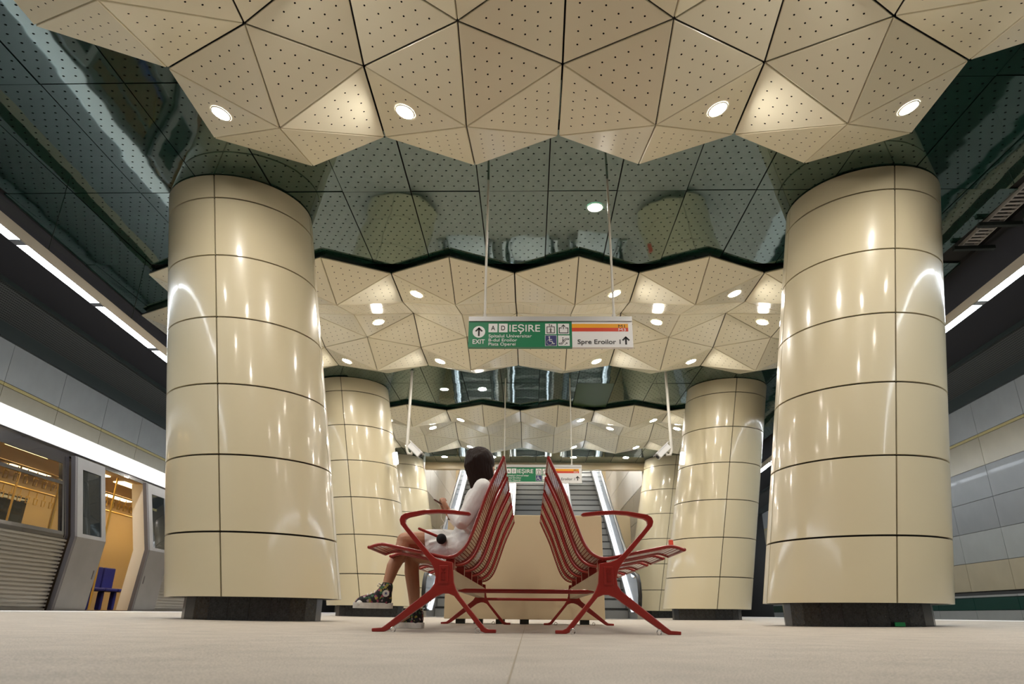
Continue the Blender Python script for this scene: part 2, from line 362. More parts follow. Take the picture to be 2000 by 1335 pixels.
def canopy(ci):
    c = CAN[ci]; X0, Y0, cm = c['X0'], c['Y0'], c['cm']
    def js(col):
        a = abs(col)
        if a == cm: return [4, 6]
        return [1, 3, 5, 7, 9] if col % 2 == 0 else [0, 2, 4, 6, 8, 10]
    def vz(col, j):
        if j in (2, 8): return ZCAN-.28
        if j == 5: return ZCAN-.27 if abs(col) == cm-1 else ZCAN+.25
        return ZCAN
    def P(col, j): return Vector((X0+WC*col, Y0+DY*j, vz(col, j)))
    root = thing('faceted_canopy', f'{ORD[ci]} cream ceiling canopy folded from drilled triangular panels', 'ceiling canopy', (X0, Y0, ZCAN))
    back = MB(); org = Vector((X0, Y0, ZCAN))
    edges = {}
    for col in range(-cm, cm):
        seq = sorted([(j, col) for j in js(col)]+[(j, col+1) for j in js(col+1)])
        for k in range(len(seq)-2):
            t3 = seq[k:k+3]
            if t3[2][0]-t3[0][0] > 2: continue
            pts = [P(cc, j) for j, cc in t3]
            nrm = (pts[1]-pts[0]).cross(pts[2]-pts[0])
            idx = [0, 1, 2] if nrm.z < 0 else [0, 2, 1]
            pts = [pts[i] for i in idx]; keys = [(t3[i][1], t3[i][0]) for i in idx]
            for a, bb in ((0, 1), (1, 2), (2, 0)):
                e = (keys[a], keys[bb]); er = (keys[bb], keys[a])
                if er in edges: del edges[er]
                else: edges[e] = 1
            key = tuple(tuple(round(v, 3) for v in (p-pts[0])) for p in pts)
            if key not in tri_cache:
                q = [p-pts[0] for p in pts]; n = (q[1]-q[0]).cross(q[2]-q[0]).normalized()
                A, B, Cc = [(q[1]-q[0]).length, (q[2]-q[1]).length, (q[0]-q[2]).length]
                per = A+B+Cc; inc = (q[0]*B+q[1]*Cc+q[2]*A)/per
                rad = 2*((q[1]-q[0]).cross(q[2]-q[0]).length/2)/per
                inset = .0075; s = 1-inset/rad; s2 = 1-(inset+.004)/rad
                fr = [inc+(p-inc)*s2 for p in q]; md = [inc+(p-inc)*s-n*.004 for p in q]; bk = [inc+(p-inc)*s-n*.022 for p in q]
                m = MB(); m.add(fr, [(0, 1, 2)], uvs=[(0, 0), (8, 0), (0, 8)])
                m.add(fr+md, [(0, 3, 4, 1), (1, 4, 5, 2), (2, 5, 3, 0)])
                m.add(md+bk, [(0, 3, 4, 1), (1, 4, 5, 2), (2, 5, 3, 0)])
                tri_cache[key] = m.mesh('panel', M['cream_tri'])
            link('panel', tri_cache[key], root, pts[0]-org)
            n = (pts[1]-pts[0]).cross(pts[2]-pts[0]).normalized()
            back.add([p-org-n*.03 for p in pts], [(0, 1, 2)])
            # recessed downlights
            jj = tuple(x[0] for x in t3); ev = col if col % 2 == 0 else col+1; right = (ev == col)
            row = None
            if jj in ((1, 2, 3), (7, 8, 9)) and ev in (-4, -2, 2, 4) and ((ev < 0) == right): row = 'front' if jj[0] == 1 else 'rear'
            if jj == (4, 5, 6) and ev in (-4, -2, 2, 4) and ((ev < 0) != right): row = 'middle'
            if row and abs(ev) <= cm-1:
                pos = {-4: 'outer left', -2: 'inner left', 2: 'inner right', 4: 'outer right'}[ev]
                cen = (pts[0]+pts[1]+pts[2])/3
                disc_lamp(cen+n*.001, n, f'round lit downlight of the {ORD[ci]} faceted canopy, {row} row, {pos} one', 'downlights set in the faceted canopies')
    back.build('backing', M['black_gap'], root)
    f = MB()
    for (a, bb) in edges:
        p, q = P(*a)-org, P(*bb)-org; top = max(ZC-ZCAN+.03, 0.03)
        lo = Vector((0, 0, .016))
        def inw(v, kj):
            if kj[1] <= 1: return v+Vector((0, .08, 0))
            if kj[1] >= 9: return v+Vector((0, -.08, 0))
            return v+Vector((.08 if kj[0] < 0 else -.08, 0, 0))
        p, q = inw(p, a), inw(q, bb)
        f.add([p+lo, q+lo, Vector((q.x, q.y, max(top, q.z+.05))), Vector((p.x, p.y, max(top, p.z+.05)))], [(0, 1, 2, 3)])
    f.build('fascia', M['green_fascia'], root)
    return root
for i in range(3): canopy(i)
# downlights set straight into the flat green ceiling
for x, y, lab in ((.81, 7.2, 'round downlight in the flat green ceiling between the two nearest columns'),
                  (-1.89, 14.52, 'left of two downlights in the green ceiling by the second pair of columns'),
                  (-1.04, 14.52, 'right of two downlights in the green ceiling by the second pair of columns'),
                  (-2.70, 21.6, 'leftmost of four downlights in the green ceiling before the escalators'),
                  (-1.15, 21.6, 'second from left of four downlights in the green ceiling before the escalators'),
                  (1.42, 21.6, 'third from left of four downlights in the green ceiling before the escalators'),
                  (3.08, 21.6, 'rightmost of four downlights in the green ceiling before the escalators')):
    disc_lamp((x, y, ZC-.002), (0, 0, -1), lab, 'downlights in the flat green ceiling')

# ================================================================== COLUMNS
SEAM = [.216, .781, 1.506, 2.226, 2.961, 3.696, 4.431, ZC-.004]
def column(cx, cy, sl, label):
    root = thing('column', label, 'column', (cx, cy, fz(cx)))
    base = fz(cx); R = .845; z0 = SEAM[0]
    def off(z): return sl*(z-z0)
    for i in range(7):
        for q in range(4):
            a0 = -math.pi/2+q*math.pi/2; gp = .0075/R; n = 18; m = MB()
            za, zb = SEAM[i]+(.0085 if i else 0), SEAM[i+1]-.0085
            an = [a0+gp+(math.pi/2-2*gp)*k/n for k in range(n+1)]
            o_ = [(R*math.cos(t)+off(z), R*math.sin(t), z-base) for z in (za, zb) for t in an]
            i_ = [((R-.03)*math.cos(t)+off(z), (R-.03)*math.sin(t), z-base) for z in (za, zb) for t in an]
            m.add(o_, [(k, k+1, n+1+k+1, n+1+k) for k in range(n)], True)
            m.add(o_[:n+1]+i_[:n+1], [(k, n+1+k, n+2+k, k+1) for k in range(n)])
            m.add(o_[n+1:]+i_[n+1:], [(k, k+1, n+2+k, n+1+k) for k in range(n)])
            m.add([o_[0], o_[n+1], i_[n+1], i_[0]], [(0, 1, 2, 3)]); m.add([o_[n], o_[2*n+1], i_[2*n+1], i_[n]], [(3, 2, 1, 0)])
            m.build('panel', M['cream'], root)
    k = 40; m = MB(); r = R-.029
    m.add([(r*math.cos(2*math.pi*t/k)+off(z), r*math.sin(2*math.pi*t/k), z-base) for z in (z0+.004, ZC-.002) for t in range(k)],
          [(t, (t+1) % k, k+(t+1) % k, k+t) for t in range(k)]+[tuple(range(k))[::-1]], True)
    m.build('core', M['black_gap'], root)
    p = MB(); r = .64
    p.add([(r*math.cos(2*math.pi*t/k), r*math.sin(2*math.pi*t/k), z) for z in (-.02, z0-base+.01) for t in range(k)], [(t, (t+1) % k, k+(t+1) % k, k+t) for t in range(k)])
    po = p.build('plinth', M['black_gap'], root); po['label'] = 'recessed black granite plinth'
    ns = 22; m = MB(); rr = .655; hw = rr*math.tan(math.pi/ns)-.0012
    m.box(-hw, hw, -rr, -rr+.02, -.025, z0-base+.005)
    me = m.mesh('slab', M['granite'])
    for t in range(ns):
        s_ = link('slab', me, po); s_.rotation_euler = (0, 0, 2*math.pi*(t+.5)/ns)
    return root
COLS = [(-2.765, 7.325, -.187, 'nearest left cream enamelled column leaning outwards, beside the train'),
        (3.18, 7.225, .19, 'nearest right cream enamelled column leaning outwards, large at the right of the view'),
        (-3.16, 14.5, -.187, 'second left cream column, behind the seated person'),
        (3.495, 14.53, .192, 'second right cream column with small red box on its edge'),
        (-3.45, 22.0, -.187, 'farthest left cream column beside the escalators'),
        (3.74, 22.0, .19, 'farthest right cream column beside the escalators')]
for c in COLS: column(*c)

# ================================================================== SIDES: strip lights, track ceilings, tunnel walls
def strip(sd, label):
    s = -1 if sd == 'L' else 1; X = 6.03 if sd == 'L' else 6.08; Z = 4.0+H
    root = thing('strip_light', label, 'strip light')
    m = MB(); Y0, Y1 = -4.0, 39.0
    m.box(s*X-.085, s*X+.085, Y0, Y1, Z+.035, Z+.10)
    xi = s*(X-.0765); m.box(xi-.0085, xi+.0085, Y0, Y1, Z-.026, Z+.035)
    m.build('housing', M['housing'], root)
    seg = 1.74; k0 = -6; d = MB(); d.box(-.066, .066, .07, seg-.07, -.018, .034); dm = d.mesh('diffuser', M['tube'])
    e = MB(); e.box(-.067, .067, -.07, .07, -.024, .034); em = e.mesh('end_cap', M['chrome'])
    r = MB(); r.tube([(0, 0, .10), (0, 0, ZC+.3-Z)], .006, 6); rm = r.mesh('hanger', M['charcoal'])
    for k in range(k0, 18):
        y = 7.18+seg*k
        if y > Y0 and y+seg < Y1: link('diffuser', dm, root, (s*X, y, Z)); link('end_cap', em, root, (s*X, y, Z))
    for k in range(-3, 15): link('hanger', rm, root, (s*(X-.07), 7.6+2.12*k, Z))
    return side(root, sd)
strip('L', 'long white fluorescent strip light hung over the platform edge by the train')
strip('R', 'long white fluorescent strip light hung over the empty platform edge on the right')

def wall(sd):
    s = -1 if sd == 'L' else 1; X = 9.2 if sd == 'L' else 9.45
    m = MB(); m.box(min(s*X, s*(X+.2)), max(s*X, s*(X+.2)), -6, 42, -1.2, 5.4)
    root = struct(m.build('wall_left' if sd == 'L' else 'wall_right', M['black_gap']), 'tunnel wall of grey and cream enamel panels')
    side(root, sd)
    rows = [(4.48, 3.765, 'wall_grey'), (3.765, 3.70, 'wall_yellow'), (3.70, 3.09, 'wall_cream'), (3.09, 2.42, 'wall_dim'), (2.42, 1.78, 'wall_dim'),
            (1.78, 1.15, 'wall_light'), (1.15, .555, 'wall_cream'), (.48, .43, 'wall_light'), (.43, .17, 'wall_green'), (.17, -.6, 'wall_light')]
    Lp = 1.65
    for zt, zb, mt in rows:
        hgt = zt-zb; m = MB(); m.box(-.012, .012, .006, Lp-.006, .005, hgt-.005); me = m.mesh('panel', M[mt])
        for k in range(-3, 20):
            y = (.65 if sd == 'R' else .35)+Lp*k
            if y < -4: continue
            link('panel', me, root, (s*(X-.012), y, zb+H))
    return root
wall('L'); wall('R')
for sd in 'LR':
    s = -1 if sd == 'L' else 1; e0 = 6.42 if sd == 'L' else 6.05; X = 9.2 if sd == 'L' else 9.45
    m = MB(); m.box(min(s*e0, s*(X+.2)), max(s*e0, s*(X+.2)), -6, 42, 5.0+H, 5.1+H)
    m.box(min(s*(e0-.02), s*(e0+.03)), max(s*(e0-.02), s*(e0+.03)), -6, 42, ZC-.02, 5.02+H)
    o = struct(m.build('ceiling_track', M['black']), 'black soffit over the track'); side(o, sd)
    g0 = X-.75; m = MB()
    vs = [(s*g0, -4, 4.98+H), (s*g0, 40, 4.98+H), (s*(X-.06), 40, 4.70+H), (s*(X-.06), -4, 4.70+H)]
    m.add(vs, [(0, 1, 2, 3)], uvs=[(0, 0), (44/.05, 0), (44/.05, 16), (0, 16)])
    o = struct(m.build('trim_1' if sd == 'L' else 'trim_2', M['grille']), 'dark mesh grille along the track soffit'); side(o, sd)
    m = MB(); m.box(min(s*(X-.10), s*X), max(s*(X-.10), s*X), -6, 42, 4.47+H, 4.72+H)
    m.box(min(s*(g0-.06), s*g0), max(s*(g0-.06), s*g0), -6, 42, 4.93+H, 5.0+H)
    o = struct(m.build('trim_3' if sd == 'L' else 'trim_4', M['charcoal']), 'dark beam along the top of the wall'); side(o, sd)
for nm, y0 in (('wall_back', -6.2), ('wall_far', 42)):
    for sd in 'LR':
        if nm == 'wall_far':
            s = -1 if sd == 'L' else 1
            m = MB(); m.box(min(s*3.9, s*13), max(s*3.9, s*13), y0, y0+.2, -1.2, 5.5); struct(m.build(nm, M['wall_cream']))
    if nm == 'wall_back':
        m = MB(); m.box(-11, 11, y0, y0+.2, -1.2, 5.5); struct(m.build(nm, M['wall_cream']))
# cable tray at the right edge of the green ceiling
tr = thing('cable_tray', 'galvanised ladder cable tray hung at the edge of the right track', 'cable tray')
for xx in (5.765, 5.955):
    m = MB(); m.box(xx-.006, xx+.006, -2, 8.55, ZC-.03, ZC+.02); m.build('side_rail', M['tray'], tr)
m = MB(); m.box(5.76, 5.96, -.018, .018, ZC-.026, ZC-.014); rg = m.mesh('rung', M['tray'])
for k in range(77): link('rung', rg, tr, (0, 2.1+.084*k, 0))
for yy in (7.9, 8.5):
    m = MB(); m.box(5.66, 6.18, yy-.03, yy+.03, ZC-.08, ZC-.031); m.build('bracket', M['charcoal'], tr)
side(tr, 'R')

# ================================================================== TRAIN
def pxs(z):                    # side profile, widest at the waist
    if z < 1.03: return -6.31+.09*max(z, -.4)/1.03
    return -6.22-.28*(z-1.03)/1.2
train = thing('train', 'metro train with ribbed steel sides and warm lit interior, stopped at the left platform', 'train')
def pslab(m, y0, y1, z0, z1, out, thk):
    zs = [z0]+([1.03] if z0 < 1.03 < z1 else [])+[z1]
    o_ = [(pxs(z)+out, y, z) for z in zs for y in (y0, y1)]; i_ = [(pxs(z)+out-thk, y, z) for z in zs for y in (y0, y1)]; n = len(o_)
    fs = []
    for k in range(len(zs)-1):
        a = 2*k; fs += [(a, a+1, a+3, a+2), (n+a, n+a+2, n+a+3, n+a+1), (a, a+2, n+a+2, n+a), (a+1, n+a+1, n+a+3, a+3)]
    fs += [(0, n, n+1, 1), (n-2, n-1, 2*n-1, 2*n-2)]
    m.add(o_+i_, fs); return m
TY0, TY1 = 3.2, 19.2
m = MB(); pslab(m, TY0, TY1, 2.20, 2.47, .015, .03); m.build('cantrail_band', M['train_white'], train)['label'] = 'bright white band above the doors'
m = MB(); pslab(m, TY0, TY1, 2.13, 2.20, -.005, .03); m.build('door_track', M['train_black'], train)
m = MB(); rp = [(pxs(2.47), 2.47), (-6.75, 2.53), (-7.05, 2.61), (-7.7, 2.72), (-8.4, 2.64), (-8.7, 2.54), (-8.95, 2.4), (-9.0, 1.0), (-8.95, -.4)]
vs = [(x, y, z) for x, z in rp for y in (TY0, TY1)]
m.add(vs, [(2*i, 2*i+1, 2*i+3, 2*i+2) for i in range(len(rp)-1)], True); m.build('roof', M['train_grey'], train)
for y in (TY0, TY1):
    m = MB(); m.box(-8.95, -6.35, y-.03, y+.03, -.4, 2.5); m.build('end_wall', M['train_grey'], train)
m = MB(); m.box(-8.9, -6.34, TY0, TY1, .02, .085); m.build('carriage_floor', M['interior_floor'], train)
m = MB(); m.box(-8.9, -6.6, TY0, TY1, 2.26, 2.30); m.box(-8.9, -8.86, TY0, TY1, .08, 2.3)
for yy, wl, za in ((5, 1.2, 1), (9.9, .8, 1), (12.1, .75, 1), (14.95, .10, .1), (17.4, .1, .1)): m.box(-8.865, -8.84, yy, yy+wl, za, 1.95, 1)
m.build('lining', [M['interior'], M['glass_dark']], train)
DOORS = [6.43, 11.43, 16.43]; HW = .71
lower = [(TY0, DOORS[0]-1.56)]+[(DOORS[i]+1.46, DOORS[i+1]-1.56) for i in range(2)]+[(DOORS[2]+1.46, TY1)]
for a, c in lower:
    m = MB(); pslab(m, a, c, -.4, .985, -.02, .03)
    z = -.02
    while z < .95:
        pslab(m, a, c, z, z+.026, .006, .03); z += .0485
    m.build('side_panel', M['corrugated'], train)['label'] = 'ribbed stainless lower side panel'
    fr = MB(); wa, wb = a+.22, c-.55
    if c-a < 2: wa, wb = a+.15, c-.15
    pslab(fr, a, c, .985, 1.075, .004, .03); pslab(fr, a, c, 1.99, 2.13, .004, .03)
    pslab(fr, a, wa, 1.075, 1.99, .004, .03); pslab(fr, wb, c, 1.075, 1.99, .004, .03)
    pslab(fr, wa, wb, 1.70, 1.745, .006, .03)
    for ya, yb in ((wa-.07, wa-.055), (wb+.055, wb+.07)): pslab(fr, ya, yb, 1.0, 2.1, .01, .02)
    fo = fr.build('window_frame', M['train_black'], train)
    g_ = MB(); pslab(g_, wa, wb, 1.075, 1.99, -.008, .006); g_.build('pane', M['glass'], fo)
for dc in DOORS:
    for sg in (-1, 1):
        y0, y1 = (dc-HW-.76, dc-HW) if sg < 0 else (dc+HW, dc+HW+.76)
        m = MB(); ga, gb = y0+.14, y1-.12
        pslab(m, y0, y1, .02, 1.03, .075, .045); pslab(m, y0, ga, 1.03, 2.14, .075, .045); pslab(m, gb, y1, 1.03, 2.14, .075, .045)
        pslab(m, ga, gb, 1.03, 1.08, .075, .045); pslab(m, ga, gb, 1.98, 2.14, .075, .045)
        do = m.build('door', M['train_grey'], train); do['label'] = 'silver sliding door leaf standing open' 
        e = MB(); ye = (y0-.05, y0) if sg < 0 else (y0-.055, y0); pslab(e, ye[0], ye[1], .02, 2.14, .072, .06); e.build('edge_seal', M['train_dark'], do)
        g_ = MB(); pslab(g_, ga, gb, 1.08, 1.98, .062, .008); g_.build('pane', M['glass_dark'], do)
        g_ = MB(); gy = y1-.09 if sg < 0 else y0+.07; pslab(g_, gy, gy+.02, .50, .62, .082, .01); g_.build('handle', M['train_dark'], do)
    m = MB(); pslab(m, dc-HW-.95, dc-HW-.70, .0, 2.13, -.03, .05); m.build('jamb', M['train_black'], train)
    m = MB(); pslab(m, dc+HW+.66, dc+HW+.85, 0, 2.13, -.03, .05); m.build('jamb', M['train_black'], train)
    m = MB(); m.box(-6.36, -6.16, dc-HW-.04, dc+HW+.04, .045, .075); m.build('sill_plate', M['steel'], train)
    for yy in (dc-HW-.10, dc+HW+.06):
        m = MB(); pslab(m, yy, yy+.035, .09, 2.13, -.03, .20); m.build('draught_screen', M['interior_pale'], train)
        m = MB(); m.tube([(-6.98, yy+.02, .1), (-6.98, yy+.02, 2.24)], .017, 8); m.build('pole', M['pole'], train)
    for xx in (-7.35, -8.05):
        m = MB(); m.tube([(xx, dc-.15, .1), (xx, dc-.15, 2.24)], .017, 8); m.build('pole', M['pole'], train)
for xx in (-7.1, -8.3):
    m = MB(); m.tube([(xx, TY0+.1, 1.98), (xx, TY1-.1, 1.98)], .016, 8); m.build('grab_rail', M['pole'], train)
st = MB(); st.tube([(0, 0, 0), (0, 0, -.10)], .008, 6); st.tube([(0, -.05, -.10), (0, .05, -.10), (0, .04, -.2), (0, -.04, -.2), (0, -.05, -.10)], .009, 6); sme = st.mesh('strap', M['pole'])
for xx in (-7.1, -8.3):
    for k in range(30): link('strap', sme, train, (xx, 7.4+.22*k, 1.96))
lp = MB(); lp.box(-.10, .10, -.5, .5, -.012, 0); lme = lp.mesh('lamp_panel', M['trainlamp'])
for xx in (-7.2, -8.2):
    for k in range(10): link('lamp_panel', lme, train, (xx, 4.2+1.5*k, 2.26))
for ys_ in (4.4, 9.3, 14.6):
    for k in range(-2, 3):
        yy = ys_+.5*k
        for xs_, bs in ((-8.35, -1), (-6.62, 1)):
            if bs == 1 and abs(k) > 1: continue
            q = MB(); q.box(xs_-.22, xs_+.22, yy-.22, yy+.22, .44, .50); q.box(xs_+bs*.19-.03, xs_+bs*.19+.03, yy-.22, yy+.22, .50, .92); q.box(xs_-.05, xs_+.05, yy-.05, yy+.05, .085, .44)
            so = q.build('passenger_seat', M['seat_blue'], train); bev(so.data, .02, 2)
side(train, 'L')

# ================================================================== BENCHES
FRAME = [(0.816, 0.018), (0.763, 0.022), (0.734, 0.043), (0.515, 0.214), (0.495, 0.243), (0.49, 0.277), (0.501, 0.319), (0.518, 0.349), (0.552, 0.388), (0.70, 0.554), (0.708, 0.579), (0.701, 0.601), (0.677, 0.617), (0.566, 0.635), (0.492, 0.638), (0.417, 0.635), (0.32, 0.624), (0.307, 0.615), (0.319, 0.606), (0.417, 0.615), (0.491, 0.619), (0.565, 0.614), (0.656, 0.594), (0.674, 0.583), (0.675, 0.565), (0.658, 0.541), (0.526, 0.401), (0.497, 0.377), (0.46, 0.363), (0.40, 0.355), (0.396, 0.312), (0.39, 0.253), (0.377, 0.219), (0.354, 0.182), (0.217, 0.028), (0.195, 0.018), (0.156, 0.018), (0.156, 0.0), (0.212, 0.0), (0.234, 0.008), (0.352, 0.145), (0.385, 0.182), (0.416, 0.194), (0.443, 0.194), (0.478, 0.181), (0.538, 0.139), (0.727, 0.011), (0.749, 0.002), (0.814, 0.0)]
SHELL = [(0.132, 0.943), (0.164, 0.873), (0.196, 0.805), (0.226, 0.735), (0.254, 0.655), (0.282, 0.572), (0.308, 0.502), (0.332, 0.452), (0.362, 0.415), (0.398, 0.393), (0.44, 0.386), (0.486, 0.392), (0.532, 0.402), (0.635, 0.422), (0.728, 0.440), (0.79, 0.452), (0.83, 0.450), (0.876, 0.434)]
def smooth_line(pts, n=3):
    out = []
    for i in range(len(pts)-1):
        p0, p1, p2, p3 = [Vector(pts[max(0, min(len(pts)-1, k))]) for k in (i-1, i, i+1, i+2)]
        for k in range(n):
            t = k/n; out.append(tuple(.5*((2*p1)+(p2-p0)*t+(2*p0-5*p1+4*p2-p3)*t*t+(3*p1-p0-3*p2+p3)*t**3)))
    out.append(tuple(pts[-1])); return out
SH = smooth_line(SHELL, 3)
AX = -.017; YB = 3.9
SEATS = [(3.945, 4.40), (4.585, 5.04), (5.225, 5.68), (5.865, 6.32), (6.505, 6.93)]
def bench(sg, label):
    root = thing('bench', label, 'bench', (AX, YB, 0), 'red perforated metal benches back to back')
    def L(u, z, y): return (sg*u, y-YB, z)
    for fi, y0 in enumerate((3.9, 6.94)):
        m = MB(); n = len(FRAME); thk = .042
        vs = [L(u, z, y0) for u, z in FRAME]+[L(u, z, y0+thk) for u, z in FRAME]
        m.add(vs, [tuple(range(n)), tuple(range(2*n-1, n-1, -1))]+[(i, n+i, n+(i+1) % n, (i+1) % n) for i in range(n)])
        fo = m.build('frame', M['red'], root); bev(fo.data, .004, 2, 35)
        p = MB(); cu = .447
        p.box(min(sg*(cu-.026), sg*(cu+.026)), max(sg*(cu-.026), sg*(cu+.026)), y0-YB-.005, y0-YB+.002, .245, .338)
        po = p.build('badge', M['red'], fo); bev(po.data, .002, 1)
        p = MB()
        for k, zz in enumerate((.263, .281, .299, .317)):
            p.box(sg*cu-.010, sg*cu+.010, y0-YB-.0075, y0-YB-.004, zz, zz+.003); p.box(sg*cu-.010, sg*cu-.006, y0-YB-.0075, y0-YB-.004, zz, zz+.011)
            if k != 1: p.box(sg*cu+.006, sg*cu+.010, y0-YB-.0075, y0-YB-.004, zz, zz+.011)
        p.build('embossed_letters', M['red'], po)
    m = MB(); m.box(min(sg*.405, sg*.475), max(sg*.405, sg*.475), 3.94-YB, 6.94-YB, .235, .322)
    m.build('beam', M['beam'], root)['label'] = 'satin beige box beam under the seats'
    # perforated shells
    acc = [0.0]
    for a, c in zip(SH[:-1], SH[1:]): acc.append(acc[-1]+math.dist(a, c))
    nrm = []
    for i in range(len(SH)):
        a, c = SH[max(0, i-1)], SH[min(len(SH)-1, i+1)]; d = Vector((c[0]-a[0], c[1]-a[1])).normalized(); nrm.append((d.y, -d.x))
    for y0, y1 in SEATS:
        m = MB(); n = len(SH); pit = .018
        ups = [L(u, z, y) for (u, z) in SH for y in (y0, y1)]
        dns = [L(u+q[0]*.005, z+q[1]*.005, y) for (u, z), q in zip(SH, nrm) for y in (y0, y1)]
        uvs = [(s_/pit, 0.0) for s_ in acc for y in (y0, y1)]
        fs = [(2*i, 2*i+1, 2*i+3, 2*i+2) for i in range(n-1)]
        m.add(ups, fs if sg > 0 else [f[::-1] for f in fs], True, uvs); m.add(dns, [f[::-1] for f in fs] if sg > 0 else fs, True, uvs)
        so = m.build('seat', M['red_sheet'], root)
        for y in (y0, y1):
            t = MB(); t.tube([L(u+q[0]*.003, z+q[1]*.003, y) for (u, z), q in zip(SH, nrm)], .0095, 8); t.build('edge_trim', M['red'], so)
        for k in (0, -1):
            t = MB(); u, z = SH[k]; t.tube([L(u, z, y0), L(u, z, y1)], .0095, 8); t.build('edge_trim', M['red'], so)
        t = MB(); yc = (y0+y1)/2
        t.box(min(sg*.415, sg*.465), max(sg*.415, sg*.465), yc-.03-YB, yc+.03-YB, .322, .384); t.build('bracket', M['red'], so)
    return root
bench(-1, 'red perforated metal bench facing the train, with the seated person')
bench(1, 'empty red perforated metal bench facing the right track')
for y, r, lab in ((4.28, .0125, 'nearer thin red cross rail linking the two benches'), (6.72, .0125, 'farther thin red cross rail linking the two benches')):
    m = MB(); m.tube([(AX-.40, y, .220), (AX-.36, y, .220), (AX+.36, y, .220), (AX+.40, y, .220)], [.004, r, r, .004], 10)
    tag(m.build('cross_rail', M['red']), lab, 'rail', 'cross rails between the benches')
# chrome rings fixed to the floor beside the feet
for x, y, lab in ((-.70, 3.80, 'small chrome floor ring by the near outer foot of the left bench'), (-.265, 3.80, 'small chrome floor ring by the near inner foot of the left bench'),
                  (.225, 3.80, 'small chrome floor ring by the near inner foot of the right bench'), (.665, 3.80, 'small chrome floor ring by the near outer foot of the right bench'),
                  (-.33, 6.85, 'small chrome floor ring by the far inner foot of the left bench'), (.25, 6.85, 'small chrome floor ring by the far inner foot of the right bench'),
                  (.60, 6.85, 'small chrome floor ring by the far outer foot of the right bench')):
    m = MB(); m.tube([(.013*math.cos(a*math.pi/8), 0, .013+.013*math.sin(a*math.pi/8)) for a in range(17)], .0035, 6, False)
    m.tube([(0, 0, -.001), (0, 0, .004)], .012, 12)
    o = m.build('floor_ring', M['chrome'], None, (x, y, .0015)); o.rotation_euler = (0, 0, .4); tag(o, lab, 'ring', 'chrome floor rings')

# ================================================================== CREAM BLOCK behind the benches
blk = thing('cabinet', 'plain cream panelled block on short dark feet behind the benches', 'cabinet', (-.045, 7.3, 0))
m = MB(); m.box(-.80, .80, 0, .5, .045, 1.055); o = m.build('body', M['cream_plain'], blk); bev(o.data, .004, 1)
for x in (-.64, -.46, -.24, .0, .60):
    m = MB(); m.box(x-.045, x+.045, .03, .12, .0, .05); m.build('foot', M['charcoal'], blk)

# ================================================================== SIGNS
def text(body, x0, x1, zb, y, m, parent, hcap=None, bold=.0, nm='lettering'):
    cu = bpy.data.curves.new(nm, 'FONT'); cu.body = body; cu.size = 1.0; cu.offset = bold; cu.extrude = .002; cu.materials.append(m)
    o = bpy.data.objects.new(nm, cu); COL.objects.link(o); bpy.context.view_layer.update()
    bb = [Vector(c) for c in o.bound_box]; wx0 = min(c.x for c in bb); wx1 = max(c.x for c in bb)
    sx = (x1-x0)/(wx1-wx0); sz = hcap/.73 if hcap else sx
    dg = bpy.context.evaluated_depsgraph_get(); me = bpy.data.meshes.new_from_object(o.evaluated_get(dg)); me.name = nm; bpy.data.objects.remove(o); bpy.data.curves.remove(cu)
    me.materials.clear(); me.materials.append(m); o = bpy.data.objects.new(nm, me); COL.objects.link(o)
    o.scale = (sx, sz, .5); o.rotation_euler = (math.pi/2, 0, 0); o.location = (x0-wx0*sx, y, zb); o.parent = parent
    return o
